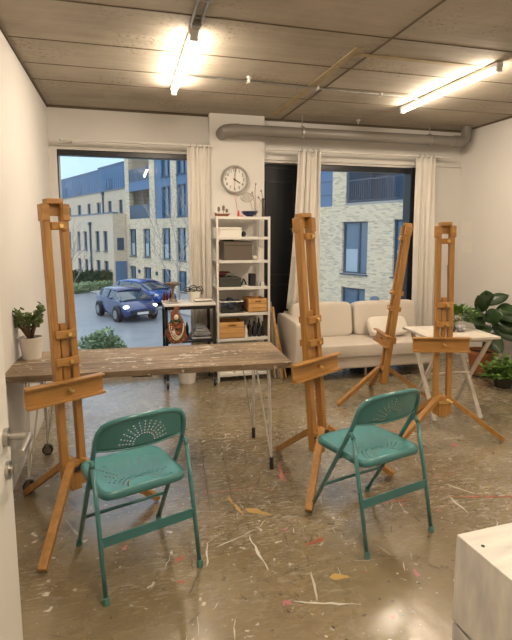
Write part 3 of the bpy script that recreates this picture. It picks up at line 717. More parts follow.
for i, (x, y, l) in enumerate(((.392,5.17,'leftmost'),(.425,5.21,'middle'),(.465,5.225,'rightmost'))):
    bottle(x, y, ctop, .014, .105, M['dark_red_glass'], M['maroon'], l+' of the three small dark red bottles on the cart', 'dark red bottles on the cart')
t = thing('basket', 'white pot holding curled iron tools on the cart', 'pot', (.705, 5.08, ctop+.001))
m = MB(); m.lathe([(0,0),(.056,0),(.064,.105),(.060,.105),(.052,.006),(0,.006)]); smooth_angle(m.build('pot_body', M['ceramic'], t))
m = MB()
for cx, cz, rx, rz_ in ((-.085,.13,.035,.022),(-.02,.14,.04,.028),(.045,.132,.032,.024),(-.05,.115,.05,.014),(.0,.12,.06,.03)):
    m.tube([(cx+rx*math.cos(q), -.01+.02*math.sin(q*2), cz+rz_*math.sin(q)) for q in [2*PI*i/14 for i in range(15)]], .005, 6)
m.tube([(.03,0,.03),(.085,0,.12)], .005, 6); m.tube([(.02,0,.03),(.10,.01,.10)], .004, 6); m.build('tool', M['dark_metal'], t, smooth=True)
for i, (w, d, mt, dz, l) in enumerate(((.21,.15,'paper',0,'larger white sketch pad lying on the cart corner'), (.17,.13,'black_box',.017,'dark thin book lying on the larger sketch pad'), (.18,.12,'ceramic',.026,'white booklet on top of the pad stack on the cart'))):
    o = MB().box((0,0,.008 if i == 0 else .004), (w, d, .016 if i == 0 else .008)).build('sketch_pad', M[mt], None, bevel=.001, loc=(.765, 4.955, ctop+.001+dz)); o.rotation_euler = (0,0,R(-3+5*i)); tag(o, l, 'book')
# lower shelf of the cart
t = thing('net_bag', 'red and green woven bag with ivory bead strings hanging on the cart front', 'bag', (.478, 4.835, .475))
m = MB(); m.lathe([(0,.0),(.05,.01),(.085,.05),(.092,.10),(.078,.17),(.055,.24),(.03,.32),(.016,.37),(0,.38)], seg=20)
for v in m.bm.verts: v.co.y *= .28; v.co.x = v.co.x*1.15 + .018*math.sin(v.co.z*37) + random.uniform(-.006,.006) 
smooth_angle(m.build('woven_body', M['red_net'], t))
for k in range(3):
    m = MB(); n = 22
    for i in range(n+1):
        q = PI*i/n; m.blob((-(.07-.012*k)*math.cos(q)+.01*k, -.032, .20-.02*k-(.15-.035*k)*math.sin(q)), (.008,.008,.008), 1)
    m.build('bead_string', M['bead'], t, smooth=True)
m = MB()
for k in range(16): m.blob((random.uniform(-.075,.075), -.018+random.uniform(-.008,.004), random.uniform(.03,.22)), (.026,.014,.022), 2, .08)
m.build('woven_knot', M['red_net'], t)
m = MB()
for k in range(9): m.blob((random.uniform(-.06,.06), -.024, random.uniform(.05,.28)), (.014,.010,.016), 2, .08)
m.build('green_knot', M['leaf_dark'], t)
m = MB(); m.blob((0,-.028,.27), (.022,.012,.03), 2); m.blob((-.03,-.03,.12), (.02,.01,.02), 2); m.build('charm', M['bead'], t, smooth=True)
m = MB()
for k in range(7): m.tube([(-.05+k*.017,-.018,.03), (-.055+k*.018,-.02,-.035-.01*(k%3))], .004, 5)
m.build('fringe', M['bead'], t)
m = MB(); m.tube([(-.012,0,.36),(-.006,-.004,.372),(.006,-.004,.372),(.012,0,.36)], .003, 6); m.build('hanging_loop', M['red'], t)
for x, h, l in ((.405,.17,'taller teal bottle at the left of the cart shelf'), (.43,.13,'shorter teal bottle at the left of the cart shelf')):
    bottle(x if h > .15 else .44, 5.02 if h > .15 else 5.14, .484, .022, h, M['teal_glass'], M['teal_glass'], l)
bottle(.62, 5.12, .484, .018, .17, M['dark_glass'], M['paper'], 'slim dark bottle beside the grey paper heap on the cart')
m = MB(); 
for i in range(7):
    T_ = Euler((R(random.uniform(-8,8)), R(random.uniform(-6,10)), R(random.uniform(-20,20)))).to_matrix()
    m.box((random.uniform(-.015,.02), random.uniform(-.02,.02), .012+i*.017), (.20-.016*i, .22-.01*i, .012), tuple(random.uniform(-.07,.07) for _ in range(3)))
tag(m.build('paper_heap', M['grey_paper'], None, bevel=.003, loc=(.745, 5.055, .488)), 'heap of grey newspaper on the cart middle shelf', 'paper')
t = thing('bucket', 'white plastic bucket on the floor under the black cart', 'bucket', (.61, 5.08, .001))
m = MB(); m.lathe([(0,0),(.085,0),(.105,.19),(.11,.19),(.11,.2),(.1,.2),(.08,.01),(0,.01)]); smooth_angle(m.build('pail', M['bucket'], t))
m = MB(); m.tube([(.108*math.cos(q), -.09*math.sin(q)-.01, .185-.05*math.sin(q)) for q in [PI*i/12 for i in range(13)]], .003, 6); m.build('handle', M['galv'], t)

# ------------------------------------------------------------------ plank table on hairpin legs
TR = R(-3.6); TC = Vector((.17, 3.285, 0))
t = thing('work_table', 'long weathered plank table on white hairpin legs', 'table', TC, TR)
TL, TD = 1.75, .63
m = MB(); m.box((0,0,.72), (TL, TD, .038)); m.build('tabletop', M['table'], t, bevel=.003)
for x in (-.71, .71, -.05): MB().box((x if x != -.05 else -.07, -.02, .691), (.10 if x != -.05 else .12, TD*.78, .020)).build('mounting_plate', M['dark_metal'], t)
for sx in (-1, 1):
    for sy in (-1, 1):
        fx, fy = sx*.755-(.02 if sy > 0 and sx > 0 else 0), sy*.262; z0 = .06 if sx > 0 else .085
        top = [(fx-sx*.10, fy, .683), (fx-sx*.01, fy-sy*.10, .683), (fx-sx*.012, fy-sy*.012, .683)]
        m = MB()
        for q in top: m.tube([q, (fx, fy, z0)], .0055, 8)
        m.box((fx-sx*.05, fy-sy*.05, .685), (.11,.11,.004)); 
        leg = m.build('leg', M['white_metal'], t)
        if sx > 0:
            m = MB(); m.lathe([(0,0),(.014,0),(.014,.075),(.011,.082),(0,.082)], (fx, fy, .001), 14); smooth_angle(m.build('rubber_foot', M['rubber'], leg))
        else:
            m = MB(); m.cyl((fx,fy-.013,.038),(fx,fy+.013,.038),.036,seg=24); smooth_angle(m.build('caster', M['rubber'], leg))
            m = MB(); m.cyl((fx,fy-.016,.038),(fx,fy+.016,.038),.026,seg=20); m.box((fx,fy,.083),(.04,.03,.008)); 
            for q in (-.02,.02): m.box((fx,fy+q,.06),(.02,.003,.05))
            m.build('caster_hub', M['chrome'], leg)
TT = .739
# ------------------------------------------------------------------ jade plant
t = thing('potted_plant', 'small leafy jade plant in a white pot on the plank table', 'plant', (-.612, 3.47, TT+.001))
m = MB(); m.lathe([(0,0),(.058,0),(.074,.13),(.078,.132),(.078,.142),(.070,.142),(.066,.12),(0,.118)], seg=32); smooth_angle(m.build('pot', M['ceramic'], t))
m = MB(); m.lathe([(0,.121),(.066,.121)], seg=20); m.build('soil', M['soil'], t)
m = MB(); tips = []
for k in range(11):
    a = 2*PI*k/11 + random.uniform(-.2,.2); sp = random.uniform(.06,.155); h = random.uniform(.09,.20)
    p0 = Vector((0,0,.115)); p1 = Vector((math.cos(a)*sp*.45, math.sin(a)*sp*.35, .15+h*.4)); p2 = Vector((math.cos(a)*sp, math.sin(a)*sp*.6, .15+h))
    m.tube([p0, p1, p2], .005, 6, rad=[.011,.008,.004]); tips.append((p1, p2))
m.build('stem', M['stem'], t, smooth=True)
m = MB()
for p1, p2 in tips:
    for k in range(24):
        f = random.uniform(.25, 1.1); c = p1.lerp(p2, f) + Vector([random.uniform(-.018,.018) for _ in range(3)])
        c.x = max(c.x, -.078)
        T_ = Euler([random.uniform(-1,1) for _ in range(3)]).to_matrix(); m.blob(c, (.019,.013,.005), 1, 0, T_)
m.build('foliage', M['leaf_jade'], t, smooth=True)

# ------------------------------------------------------------------ easels
def easel(loc, face, legs, lean, label, bright=False, side=0., H=1.46, ox=0., zt=.545):
    """loc: hub on the floor plan; face: world heading of the front; legs: world headings of the feet"""
    rz = R(face) + PI/2          # local -y is the front
    t = thing('easel', label, 'easel', (loc[0], loc[1], 0), rz, 'studio easels')
    T = Matrix.Translation((ox,.0,.20)) @ Matrix.Rotation(R(-lean), 4, 'X') @ Matrix.Rotation(R(side), 4, 'Y')
    W, Wh = M['easel'], M['easel_h']
    px = .047
    def fr(m, name, mt, bev=.003):
        for v in m.bm.verts: v.co = T @ v.co
        return m.build(name, mt, t, bevel=bev)
    for s in (-1, 1): fr(MB().box((s*px, 0, H/2), (.036, .050, H)), 'post', W)
    m = MB(); m.box((0, 0, H+.012), (.085,.062,.026)); m.box((-px-.006,-.002,H-.045),(.038,.062,.085)); m.box((px+.006,-.002,H-.045),(.038,.062,.085)); m.box((0,.018,H-.03),(.07,.02,.06)); fr(m, 'head_block', Wh)
    m = MB(); m.box((.008,-.034,H-.115),(.078,.026,.040)); q = fr(m, 'clamp_block', Wh)
    m = MB(); m.cyl((.012,-.048,H-.115),(.012,-.062,H-.115),.011,seg=12); fr(m, 'clamp_knob', M['brass'], 0)
    for zc, w in ((.835,.150),(.69,.165)):
        m = MB(); m.box((0,-.036,zc),(w*.72,.022,.042)); m.box((0,.036,zc),(w*.72,.022,.042)); fr(m, 'cross_block', Wh)
        m = MB(); m.cyl((.012,-.046,zc),(.012,-.066,zc),.010,seg=12); fr(m, 'wing_screw', M['brass'], 0)
    fr(MB().box((0,0,.72),(.036,.026,.34)), 'centre_bar', W)
    # canvas tray: channel section, shallow front face
    m = MB(); prof = [(-.038,-.055),(-.030,-.055),(-.030,-.060),(-.080,-.060),(-.080,-.046),(-.052,-.040),(-.052,.036),(-.088,.042),(-.088,.052),(-.038,.052)]
    m.prism([(y, zt+z) for y, z in prof], 0, -.233, .177); fr(m, 'canvas_tray', Wh, .002)
    m = MB(); m.cyl((-.01,-.050,zt),(-.01,-.078,zt),.008,seg=12); m.box((-.01,-.080,zt),(.034,.008,.012),(0,.6,0)); fr(m, 'tray_knob', M['brass'], 0)
    m = MB(); m.box((0,.036,zt),(.12,.022,.06)); fr(m, 'tray_back_block', Wh)
    # hub
    m = MB(); m.box((0,0,.06),(.060,.060,.16)); m.box((0,.0,.10),(.115,.07,.05)); q = fr(m, 'hub', W)
    m = MB(); m.cyl((-.07,-.04,.10),(.07,-.04,.10),.006,seg=10); m.box((0,-.046,.10),(.07,.012,.022)); m.blob((.03,-.052,.112),(.02,.010,.018),2,.1); fr(m, 'hinge_fitting', M['brass'] if bright else M['dark_metal'], 0)
    for a in legs:
        la = R(a) - rz; dx, dy = math.cos(la), math.sin(la)
        d = Vector((dx, dy, 0)); p0 = d*.035 + Vector((0,0,.335)); p1 = d*.455 + Vector((0,0,.020))
        side_v = Vector((-dy, dx, 0))
        m = MB(); z = (p1-p0).normalized(); x = side_v; y = z.cross(x).normalized()
        r_ = bmesh.ops.create_cube(m.bm, size=1); mm = Matrix((x,y,z)).transposed().to_4x4(); mm.translation = (p0+p1)/2
        bmesh.ops.transform(m.bm, matrix=mm @ Matrix.Diagonal((.042,.034,(p1-p0).length,1)), verts=r_['verts'])
        for v in m.bm.verts:
            if v.co.z < .03: v.co.z = max(v.co.z, .002)
        lg = m.build('leg', W, t, bevel=.003)
    return t
easel((-.30,2.70), -62, (133,256,8), 2.5, 'nearest easel standing between the plank table and the left teal chair', side=-.5, H=1.51)
easel((1.19,2.79), 296, (111,238,344), 4.5, 'easel standing at the right end of the plank table', side=-1.8, ox=-.035)
easel((2.29,3.98), 168, (182,352,75), 7.0, 'easel turned sideways in front of the sofa, leaning to the right', H=1.44, zt=.40)
easel((2.30,3.11), 250, (191,337,85), 2.5, 'easel in front of the white trestle table', bright=True, side=-.9, H=1.42)

# ------------------------------------------------------------------ teal folding chairs
def chair(loc, rz, label):
    t = thing('folding_chair', label, 'chair', loc, rz, 'teal folding chairs')
    w = .212; r = .0115
    # side tube: front foot -> seat -> back top, across and down again
    L = [(-w,.242,.012),(-w,.10,.26),(-w,-.01,.455),(-w+.001,-.092,.60),(-w+.004,-.118,.67)]
    top = [(-w+.014,-.130,.712),(-w+.034,-.142,.740),(-w+.068,-.156,.758),(-w+.115,-.170,.768),(-.045,-.179,.772)]
    left = L + top; pts = [Vector(p) for p in left] + [Vector((-p[0],p[1],p[2])) for p in left[::-1]]
    m = MB(); m.tube(pts, r, 12); m.build('main_frame', M['teal'], t, smooth=True)
    # backrest sheet
    m = MB(); rows = []; nx = 24
    def backp(u, f):
        x = u*(w-.004); ed = abs(u)
        z1 = .768 - (.085*((ed-.6)/.4)**2.3 if ed > .6 else 0)
        z0 = .622 - .008*(1-ed*ed); z = z0 + (z1-z0)*f
        y = -.094 - (z-.60)/.15*.042 - .042*(1-u*u)
        return Vector((x, y, z))
    for j in range(9):
        rows.append([m.bm.verts.new(backp(-1+2*i/nx, j/8)) for i in range(nx+1)])
    for A, B in zip(rows, rows[1:]):
        for i in range(nx): m.bm.faces.new((A[i],A[i+1],B[i+1],B[i]))
    m.build('backrest', M['teal_back'], t, smooth=True, solid=.002)
    m = MB(); m.tube([backp(-1+2*i/nx, 0) for i in range(nx+1)], .0045, 6); m.build('backrest_hem', M['teal'], t, smooth=True)
    # seat: rounded sheet with a rolled edge
    def outline(sx, sy, k, n=48):
        o = []
        for i in range(n):
            a = 2*PI*i/n; c, s_ = math.cos(a), math.sin(a); e = .28 if s_ > 0 else .24
            o.append((math.copysign(abs(c)**e, c)*sx*(1-.03*(s_ < 0)*abs(s_)), math.copysign(abs(s_)**e, s_)*sy))
        return o
    cy = .035; m = MB(); rings = []
    for f in (.0, .15, .3, .45, .6, .75, .88, .96):
        zz = .445 - .012*(1-f*f) + (.004 if f > .9 else 0)
        if f == 0: rings.append([m.bm.verts.new((0, cy, zz))]); continue
        rings.append([m.bm.verts.new((x, y+cy, zz - .010*max(0, (y)/.2)*f**3)) for x, y in outline(.203*f, .205*f, 0)])
    for A, B in zip(rings, rings[1:]):
        n = len(B)
        for k in range(n):
            if len(A) == 1: m.bm.faces.new((A[0], B[k], B[(k+1)%n]))
            else: m.bm.faces.new((A[k], A[(k+1)%n], B[(k+1)%n], B[k]))
    m.build('seat', M['teal_seat'], t, smooth=True, solid=.002)
    m = MB(); o1 = outline(.203*.955, .205*.955, 0); o2 = outline(.203*1.0, .205*1.0, 0); o3 = outline(.203*1.01, .205*1.01, 0); o4 = outline(.203*.985, .205*.985, 0); rr = []
    for o_, z in ((o1,.449),(o2,.444),(o3,.432),(o3,.418),(o4,.413)): rr.append([m.bm.verts.new((x, y+cy, z-.010*max(0,y/.2))) for x, y in o_])
    for A, B in zip(rr, rr[1:]):
        for k in range(48): m.bm.faces.new((A[k],A[(k+1)%48],B[(k+1)%48],B[k]))
    m.build('seat_rim', M['teal'], t, smooth=True)
    # rear legs pivot high on the main frame
    for s in (-1, 1):
        m = MB(); xx = s*(w+.009); m.tube([(xx,-.235,.012),(xx,-.175,.30),(xx,-.115,.555)], .0105, 12); m.cyl((s*(w-.005),-.095,.575),(s*(w+.020),-.095,.575),.006,seg=10)
        m.tube([(xx,-.115,.555),(xx,-.097,.585)], .0105, 12); m.build('rear_leg', M['teal'], t, smooth=True)
        m = MB(); m.lathe([(0,0),(.016,0),(.016,.008),(.013,.03),(0,.03)], (xx,-.237,.0005), 14); smooth_angle(m.build('foot_cap', M['rubber_teal'], t))
        m = MB(); m.lathe([(0,0),(.016,0),(.016,.008),(.013,.03),(0,.03)], (s*w,.243,.0005), 14); smooth_angle(m.build('foot_cap', M['rubber_teal'], t))
    m = MB(); m.box((0,-.188,.247),(2*w+.012,.006,.046)); m.build('rear_crossbar', M['teal'], t, bevel=.002)
    m = MB(); m.tube([(-w,.128,.205),(w,.128,.205)], .0085, 10); m.tube([(-w,.03,.395),(w,.03,.395)], .008, 10); m.build('front_crossbar', M['teal'], t, smooth=True)
    return t
chair((.014, 2.288, 0), R(18.5), 'teal perforated metal folding chair beside the nearest easel')
chair((1.246, 2.265, 0), R(14.0), 'teal perforated metal folding chair in front of the two right-hand easels')

# ------------------------------------------------------------------ sofa
t = thing('sofa', 'long low ivory leather sofa beneath the right window', 'sofa', (1.70, 4.72, 0), R(-2.0))
SL = 1.70
m = MB(); m.box((SL/2, .36, .185), (SL, .70, .13)); m.build('base', M['sofa'], t, bevel=.02)
m = MB(); m.pillow((SL/2+.04, .32, .32), (SL/2-.07, .34, .075), None, .16, 12); m.build('seat_cushion', M['sofa'], t, smooth=True)
for xa, sx in ((.055, 1),):
    m = MB(); m.pillow((xa, .37, .385), (.062, .37, .265), None, .18, 10); m.build('armrest', M['sofa'], t, smooth=True)
m = MB(); m.box((SL/2, .665, .42), (SL-.12, .09, .50)); m.build('back_frame', M['sofa'], t, bevel=.02)
for xc, w in ((.46,.38),(1.25,.41)):
    m = MB(); m.pillow((xc, .53, .575), (w-.01, .095, .205), Matrix.Rotation(R(-10),3,'X'), .28, 12); m.build('back_cushion', M['sofa'], t, smooth=True)
for x in (.08, SL*.48, SL-.08):
    for y in (.05, .64): m = MB(); m.cyl((x,y,.0005),(x,y,.125),.012,seg=12); m.build('leg', M['chrome'], t)
m = MB(); m.pillow((0,0,0), (.24,.05,.115), Matrix.Rotation(R(-38),3,'X'), .36, 10)
tag(m.build('throw_pillow', M['pillow'], None, smooth=True, loc=(2.90, 4.98, .512)), 'small ivory pillow lying on the sofa seat', 'pillow')
for x, w, l in ((1.95,.30,'dark flat case stored under the left half of the sofa'),(2.70,.34,'dark flat case stored under the right half of the sofa')):
    simple_box('storage_case', (x, 5.02, .001), (w, .3, .085), M['black_box'], l)

# ------------------------------------------------------------------ white trestle table
t = thing('trestle_table', 'small white wooden folding table with crossed legs behind an easel', 'table', (2.71, 3.615, 0), R(-6))
m = MB(); m.box((.0,.0,.708),(.60,.55,.022)); m.build('tabletop', M['trestle'], t, bevel=.003)
for s in (-1, 1):
    x = s*.21
    for q in (-1, 1):
        m = MB(); m.bar((x+s*.0+q*.012, -q*.25, .695), (x+q*.012, q*.22, .004), .020, .034, up=(1,0,0)); m.build('leg', M['trestle'], t, bevel=.002)
for yy, zz in ((.235,.04),(-.235,.04)): pass
m = MB(); m.cyl((-.215,-.01,.35),(.215,-.01,.35),.010,seg=10); m.build('pivot_rod', M['trestle'], t)
m = MB(); m.box((0,-.235,.685),(.46,.02,.02)); m.build('rail', M['trestle'], t); m = MB(); m.box((0,.235,.685),(.46,.02,.02)); m.build('rail', M['trestle'], t)
TZ = .7195
def bushy(m, c, r, n, lw, ll, spread=1.):
    for _ in range(n):
        d_ = Vector((random.gauss(0,1), random.gauss(0,1), random.uniform(-.2,1.2))).normalized()
        p = Vector(c)+Vector((d_.x*r[0], d_.y*r[1], d_.z*r[2]))*random.uniform(.4,1)
        m.leaf(p, d_+Vector((0,0,.3)), ll*random.uniform(.6,1.2), lw*random.uniform(.7,1.2), .3, .2, n=3)
t = thing('potted_plant', 'bushy green plant in a glazed pot on the white trestle table', 'plant', (2.86, 3.72, TZ))
m = MB(); m.lathe([(0,0),(.04,0),(.052,.05),(.05,.07),(.046,.07),(.044,.05),(0,.05)]); smooth_angle(m.build('pot', M['ceramic'], t))
m = MB()
for k in range(7): a = k*.9; m.tube([(0,0,.05),(.03*math.cos(a),.03*math.sin(a),.09)], .003, 5)
m.build('stem', M['stem'], t)
m = MB(); bushy(m, (.02,0,.11), (.15,.12,.10), 260, .034, .05); m.build('foliage', M['leaf_fern'], t)
m = MB(); m.lathe([(0,0),(.028,0),(.036,.03),(.026,.055),(.03,.062),(.026,.062),(.02,.052),(.03,.03),(.02,.008),(0,.008)]); tag(smooth_angle(m.build('glass_jar', M['clear_dark'], None, loc=(2.72,3.60,TZ))), 'small clear glass jar on the trestle table', 'jar')
m = MB(); m.blob((0,0,.03),(.04,.035,.03),3,.12); tag(m.build('crumpled_wrap', M['grey_paper'], None, loc=(2.80,3.585,TZ)), 'crumpled pale paper beside the plant on the trestle table', 'paper')

# ------------------------------------------------------------------ big-leaf plant in terracotta
t = thing('potted_plant', 'big dark-leaved fig plant in a terracotta pot at the right wall', 'plant', (3.84, 4.53, 0))
m = MB(); m.lathe([(0,.0005),(.15,.0005),(.17,.02),(.165,.025),(.12,.012),(0,.012)]); smooth_angle(m.build('saucer', M['saucer'], t))
m = MB(); m.lathe([(0,.013),(.115,.013),(.15,.23),(.165,.232),(.165,.275),(.148,.275),(.14,.23),(0,.225)]); smooth_angle(m.build('pot', M['terracotta'], t))
m = MB(); m.lathe([(0,.24),(.14,.24)], seg=20); m.build('soil', M['soil'], t)
m = MB(); m.tube([(0,0,.22),(.01,0,.40),(.0,0,.56),(.02,0,.70),(.01,0,.80)], .01, 8, rad=[.013,.011,.010,.008,.005])
br = [((.0,0,.56),(-.06,-.05,.64)),((.01,0,.50),(.08,-.03,.57)),((.02,0,.66),(.10,-.05,.72)),((.0,0,.45),(-.08,-.06,.48))]
for a_, b_ in br: m.tube([a_, b_], .006, 6)
m.build('trunk', M['stem'], t, smooth=True)
LF = [((-.06,-.05,.64),(-1,-.5,.25),.24,.13),((-.02,-.02,.72),(-.55,-.2,.9),.22,.13),((.01,0,.80),(-.25,-.2,1.2),.15,.10),((.02,0,.78),(.6,-.3,.55),.21,.09),((.10,-.05,.72),(1,-.7,.35),.17,.10),((.10,-.05,.70),(.75,-.9,.0),.22,.12),((.08,-.03,.57),(.8,-.9,.15),.22,.13),((.08,-.03,.55),(.5,-1,-.25),.22,.12),((-.08,-.06,.48),(-.9,-.7,.1),.20,.12),((-.03,-.06,.47),(.1,-1,-.45),.20,.13),((-.05,-.04,.58),(-.7,-.8,-.05),.21,.13),((0,0,.66),(-.95,.2,.1),.20,.12),((0,0,.62),(.2,-.8,.5),.20,.12),((-.02,0,.68),(-1.0,-.8,.45),.22,.12)]
for b_, d_, L_, W_ in LF:
    m = MB(); m.leaf(b_, d_, L_*1.35, W_*1.5, .22, .22, up=Vector((-.45,-.75,.55)), n=8); m.build('leaf', M['leaf_dark'], t, smooth=True, solid=.0015)
t = thing('fern', 'low bushy bright green plant on the floor at the right edge', 'plant', (3.73, 4.08, 0))
m = MB(); m.lathe([(0,.0005),(.08,.0005),(.10,.10),(.09,.10),(0,.09)]); smooth_angle(m.build('pot', M['dark_metal'], t))
m = MB()
for k in range(70):
    a = random.uniform(0,2*PI); e = random.uniform(.1,1.1); L_ = random.uniform(.14,.27)
    d_ = Vector((math.cos(a)*math.cos(e), math.sin(a)*math.cos(e), math.sin(e))); p0 = Vector((0,0,.09)); p1 = p0+d_*L_
    m.tube([p0, p0.lerp(p1,.5)+Vector((0,0,.02)), p1], .002, 4)
    for q in range(6):
        p = p0.lerp(p1, .35+.13*q); 
        m.leaf(p, d_+Vector((random.uniform(-1,1),random.uniform(-1,1),random.uniform(-.3,.8))), .065, .048, .3, .2, n=3)
m.build('foliage', M['leaf_fern'], t)
m = MB(); m.cyl((0,0,.002),(.05,.21,1.17),.009,seg=10); tag(smooth_angle(m.build('metal_pole', M['galv'], None, loc=(3.93,5.2,0))), 'thin grey metal pole leaning in the corner by the curtain', 'pole')
m = MB(); m.box((0,0,0),(.003,.20,.18)); m.box((0,.02,-.27),(.003,.18,.12)); 
m = MB().box((0,0,0),(.003,.19,.17)); tag(m.build('paper_sheet', M['paper'], None, loc=(XR-.003,5.33,1.63)), 'upper pale paper sheet taped to the right wall', 'paper')
m = MB().box((0,0,0),(.003,.19,.14)); tag(m.build('paper_sheet', M['paper'], None, loc=(XR-.003,5.31,1.40)), 'lower pale paper sheet taped to the right wall', 'paper')

# ------------------------------------------------------------------ white-washed plywood crate, near right
t = thing('plywood_plinth', 'large white-washed plywood box at the lower right corner', 'box', (1.0, 1.245, 0), R(2.5))
W_, D_, H_ = .62, .66, .60
MB().box((W_/2,-D_/2,H_-.008),(W_,D_,.016)).build('lid', M['crate'], t, bevel=.003)
MB().box((.008,-D_/2,.447),(.016,D_,.288)).build('side_panel', M['crate'], t, bevel=.002)
MB().box((.011,-D_/2,.146),(.016,D_,.288)).build('side_panel', M['crate'], t, bevel=.002)
MB().box((W_-.008,-D_/2,.295),(.016,D_,.584)).build('side_panel', M['crate'], t, bevel=.002)
for y in (-.008, -D_+.008): MB().box((W_/2,y,.295),(W_-.034,.016,.584)).build('end_panel', M['crate'], t, bevel=.002)
MB().box((.020,-D_/2,.297),(.012,D_-.04,.03)).build('inner_batten', M['black'], t)
m = MB(); m.cyl((.035,-.075,H_),(.035,-.075,H_+.0015),.006,seg=12); m.build('screw', M['dark_metal'], t)
# ------------------------------------------------------------------ strokes of paint on the floor
strokes('trim_6', M['p_white'], [(.65,1.80,.92,1.71,.012),(.79,1.96,.75,1.78,.010),(-.36,2.70,-.27,2.52,.018),(-.41,2.95,-.37,2.80,.014),(1.83,2.38,1.82,2.18,.012),(.67,4.0,.95,3.98,.014),(.58,2.30,.60,2.02,.014),(.40,2.25,.62,2.34,.010),(.36,2.30,.33,2.12,.012),(.62,3.55,.78,3.54,.010),(1.9,2.5,2.0,2.35,.014),(2.9,3.1,3.0,2.9,.012),(3.1,3.4,3.3,3.2,.012)])
strokes('trim_7', M['p_red'], [(1.83,2.36,2.6,2.16,.016),(1.40,2.40,1.60,2.40,.020),(.84,2.15,.95,2.18,.03)])
strokes('trim_8', M['p_pink'], [(.98,3.05,.93,2.78,.035),(-.055,2.35,-.03,2.38,.035),(2.30,2.99,2.36,2.97,.05),(.3,2.78,.75,2.76,.008)])
strokes('trim_9', M['p_ochre'], [(.86,1.90,.95,1.88,.045),(.62,2.55,.75,2.45,.05),(.55,2.7,.60,2.5,.02)])
strokes('trim_10', M['p_dark'], [(.4,2.66,1.0,2.60,.006),(1.1,2.58,4.1,2.30,.005),(1.52,2.6,1.62,4.2,.005),(.42,2.55,.52,3.6,.006),(.55,2.45,.66,3.5,.006)])
def scatter(n, l0, l1, w0, w1):
    o = []
    for _ in range(n):
        x = random.gauss(1.0, .9); y = random.gauss(2.9, .75)
        if not (-.55 < x < 3.9 and 1.3 < y < 4.7): continue
        a = random.choice((random.uniform(0, PI), random.gauss(1.2, .3))); l = random.uniform(l0, l1)**1.2
        o.append((x, y, x+math.cos(a)*l, y+math.sin(a)*l, random.uniform(w0, w1)))
    return o
strokes('trim_11', M['p_white'], scatter(150, .02, .16, .003, .007) + scatter(90, .012, .03, .008, .018))
strokes('trim_12', M['p_dark'], scatter(190, .03, .22, .003, .007))
strokes('trim_13', M['p_ochre'], scatter(30, .01, .04, .008, .02)); strokes('trim_14', M['p_red'], scatter(22, .01, .04, .006, .016))

# ------------------------------------------------------------------ outside: ground
ZS = -2.1
struct(slab(-40, 30, YB+.45, 90, ZS-.2, ZS).build('ground_street', M['asphalt']))
FR = R(114.0); FP = Vector((8.85, 18.3, 0))
def fpt(s, n, z=0): return FP + Vector((math.cos(FR)*s - math.sin(FR)*n, math.sin(FR)*s + math.cos(FR)*n, z))
o = MB().box((14, 2.2, ZS+.05), (56, 4.0, .10)).build('pavement', M['pave']); o.location = FP; o.rotation_euler = (0,0,FR); struct(o)

def facade_window(parent, s0, s1, z0, z1, n, mull=True, blind=0., split=.62):
    f = MB(); w = .07
    f.box(((s0+s1)/2, n-.14, z1-w/2), (s1-s0, .08, w)); f.box(((s0+s1)/2, n-.14, z0+w/2), (s1-s0, .08, w))
    for q in (s0+w/2, s1-w/2): f.box((q, n-.14, (z0+z1)/2), (w, .08, z1-z0))
    if mull: f.box((s0+(s1-s0)*(1-split), n-.14, (z0+z1)/2), (w, .08, z1-z0))
    f.box(((s0+s1)/2, n+.03, z0-.03), (s1-s0+.1, .1, .05))
    fo = f.build('window', M['win_frame'], parent)
    MB().box(((s0+s1)/2, n-.17, (z0+z1)/2), (s1-s0-.1, .02, z1-z0-.1)).build('pane', M['win_glass'], fo)
    if blind: MB().box((s0+(s1-s0)*(1-split)+(s1-s0)*split*.5, n-.155, z0+(z1-z0)*blind/2+.05), ((s1-s0)*split*.75, .006, (z1-z0)*blind)).build('blind', M['blind'], fo)

# block with balconies (one long building seen through both windows)
bl = thing('apartment_block', 'tall buff brick apartment block with blue cladding across the street', 'building', FP, FR)
S0, S1, ZT = -9., 21.15, 9.2
near = [(-.87,.42,.0,2.08),(-3.3,-2.05,.0,2.12),(1.92,3.1,.0,2.08),(-.82,.42,-2.0,-.58),(-3.3,-2.05,-2.0,-.6),(1.92,3.1,-2.0,-.6),(4.6,5.8,0,2.05),(7,8.2,0,2.05),(9.4,10.6,0,2.05),(4.6,5.8,-2,-.6),(7,8.2,-2,-.6),(9.4,10.6,-2,-.6)]
far = [(19.55,20.65,.05,1.98),(17.4,18.45,.05,1.98),(14.65,15.75,.0,2.0),(12.75,13.85,.0,2.0),(19.75,20.75,-1.75,-.68),(17.4,18.5,-1.95,-.65),(14.7,15.85,-1.95,-.65),(12.75,13.85,-1.95,-.65)]
bays = [(17.35,20.5,2.68,8.9),(13.82+.65,16.62,2.60,8.9),(10.6,13.8,2.60,8.9),(1.0,4.2,2.73,8.9),(-6.2,.28,2.73,5.5),(-6.2,.28,5.9,8.9)]
w = grid_wall(MB(), (S0, S1), (ZS, ZT), near+far+bays, -.35, 0.)
w.build('wall', M['brick'], bl)
MB().box(((S0+S1)/2, -3.4, (ZS+ZT)/2), (S1-S0, 3.0, ZT-ZS-.1)).build('inner_wall', M['blue_dark'], bl)
MB().box((S1-.17, -1.1, (ZS+ZT)/2), (.34, 1.6, ZT-ZS)).build('end_wall', M['brick'], bl)
MB().box(((S0+S1)/2, -.15, ZT+.05), (S1-S0+.1, .5, .12)).build('coping', M['coping'], bl)
for i, (a,b_,c,d_) in enumerate(near+far): facade_window(bl, a, b_, c, d_, 0, True, .45 if i in (0,1,6,12,13,14) else 0)
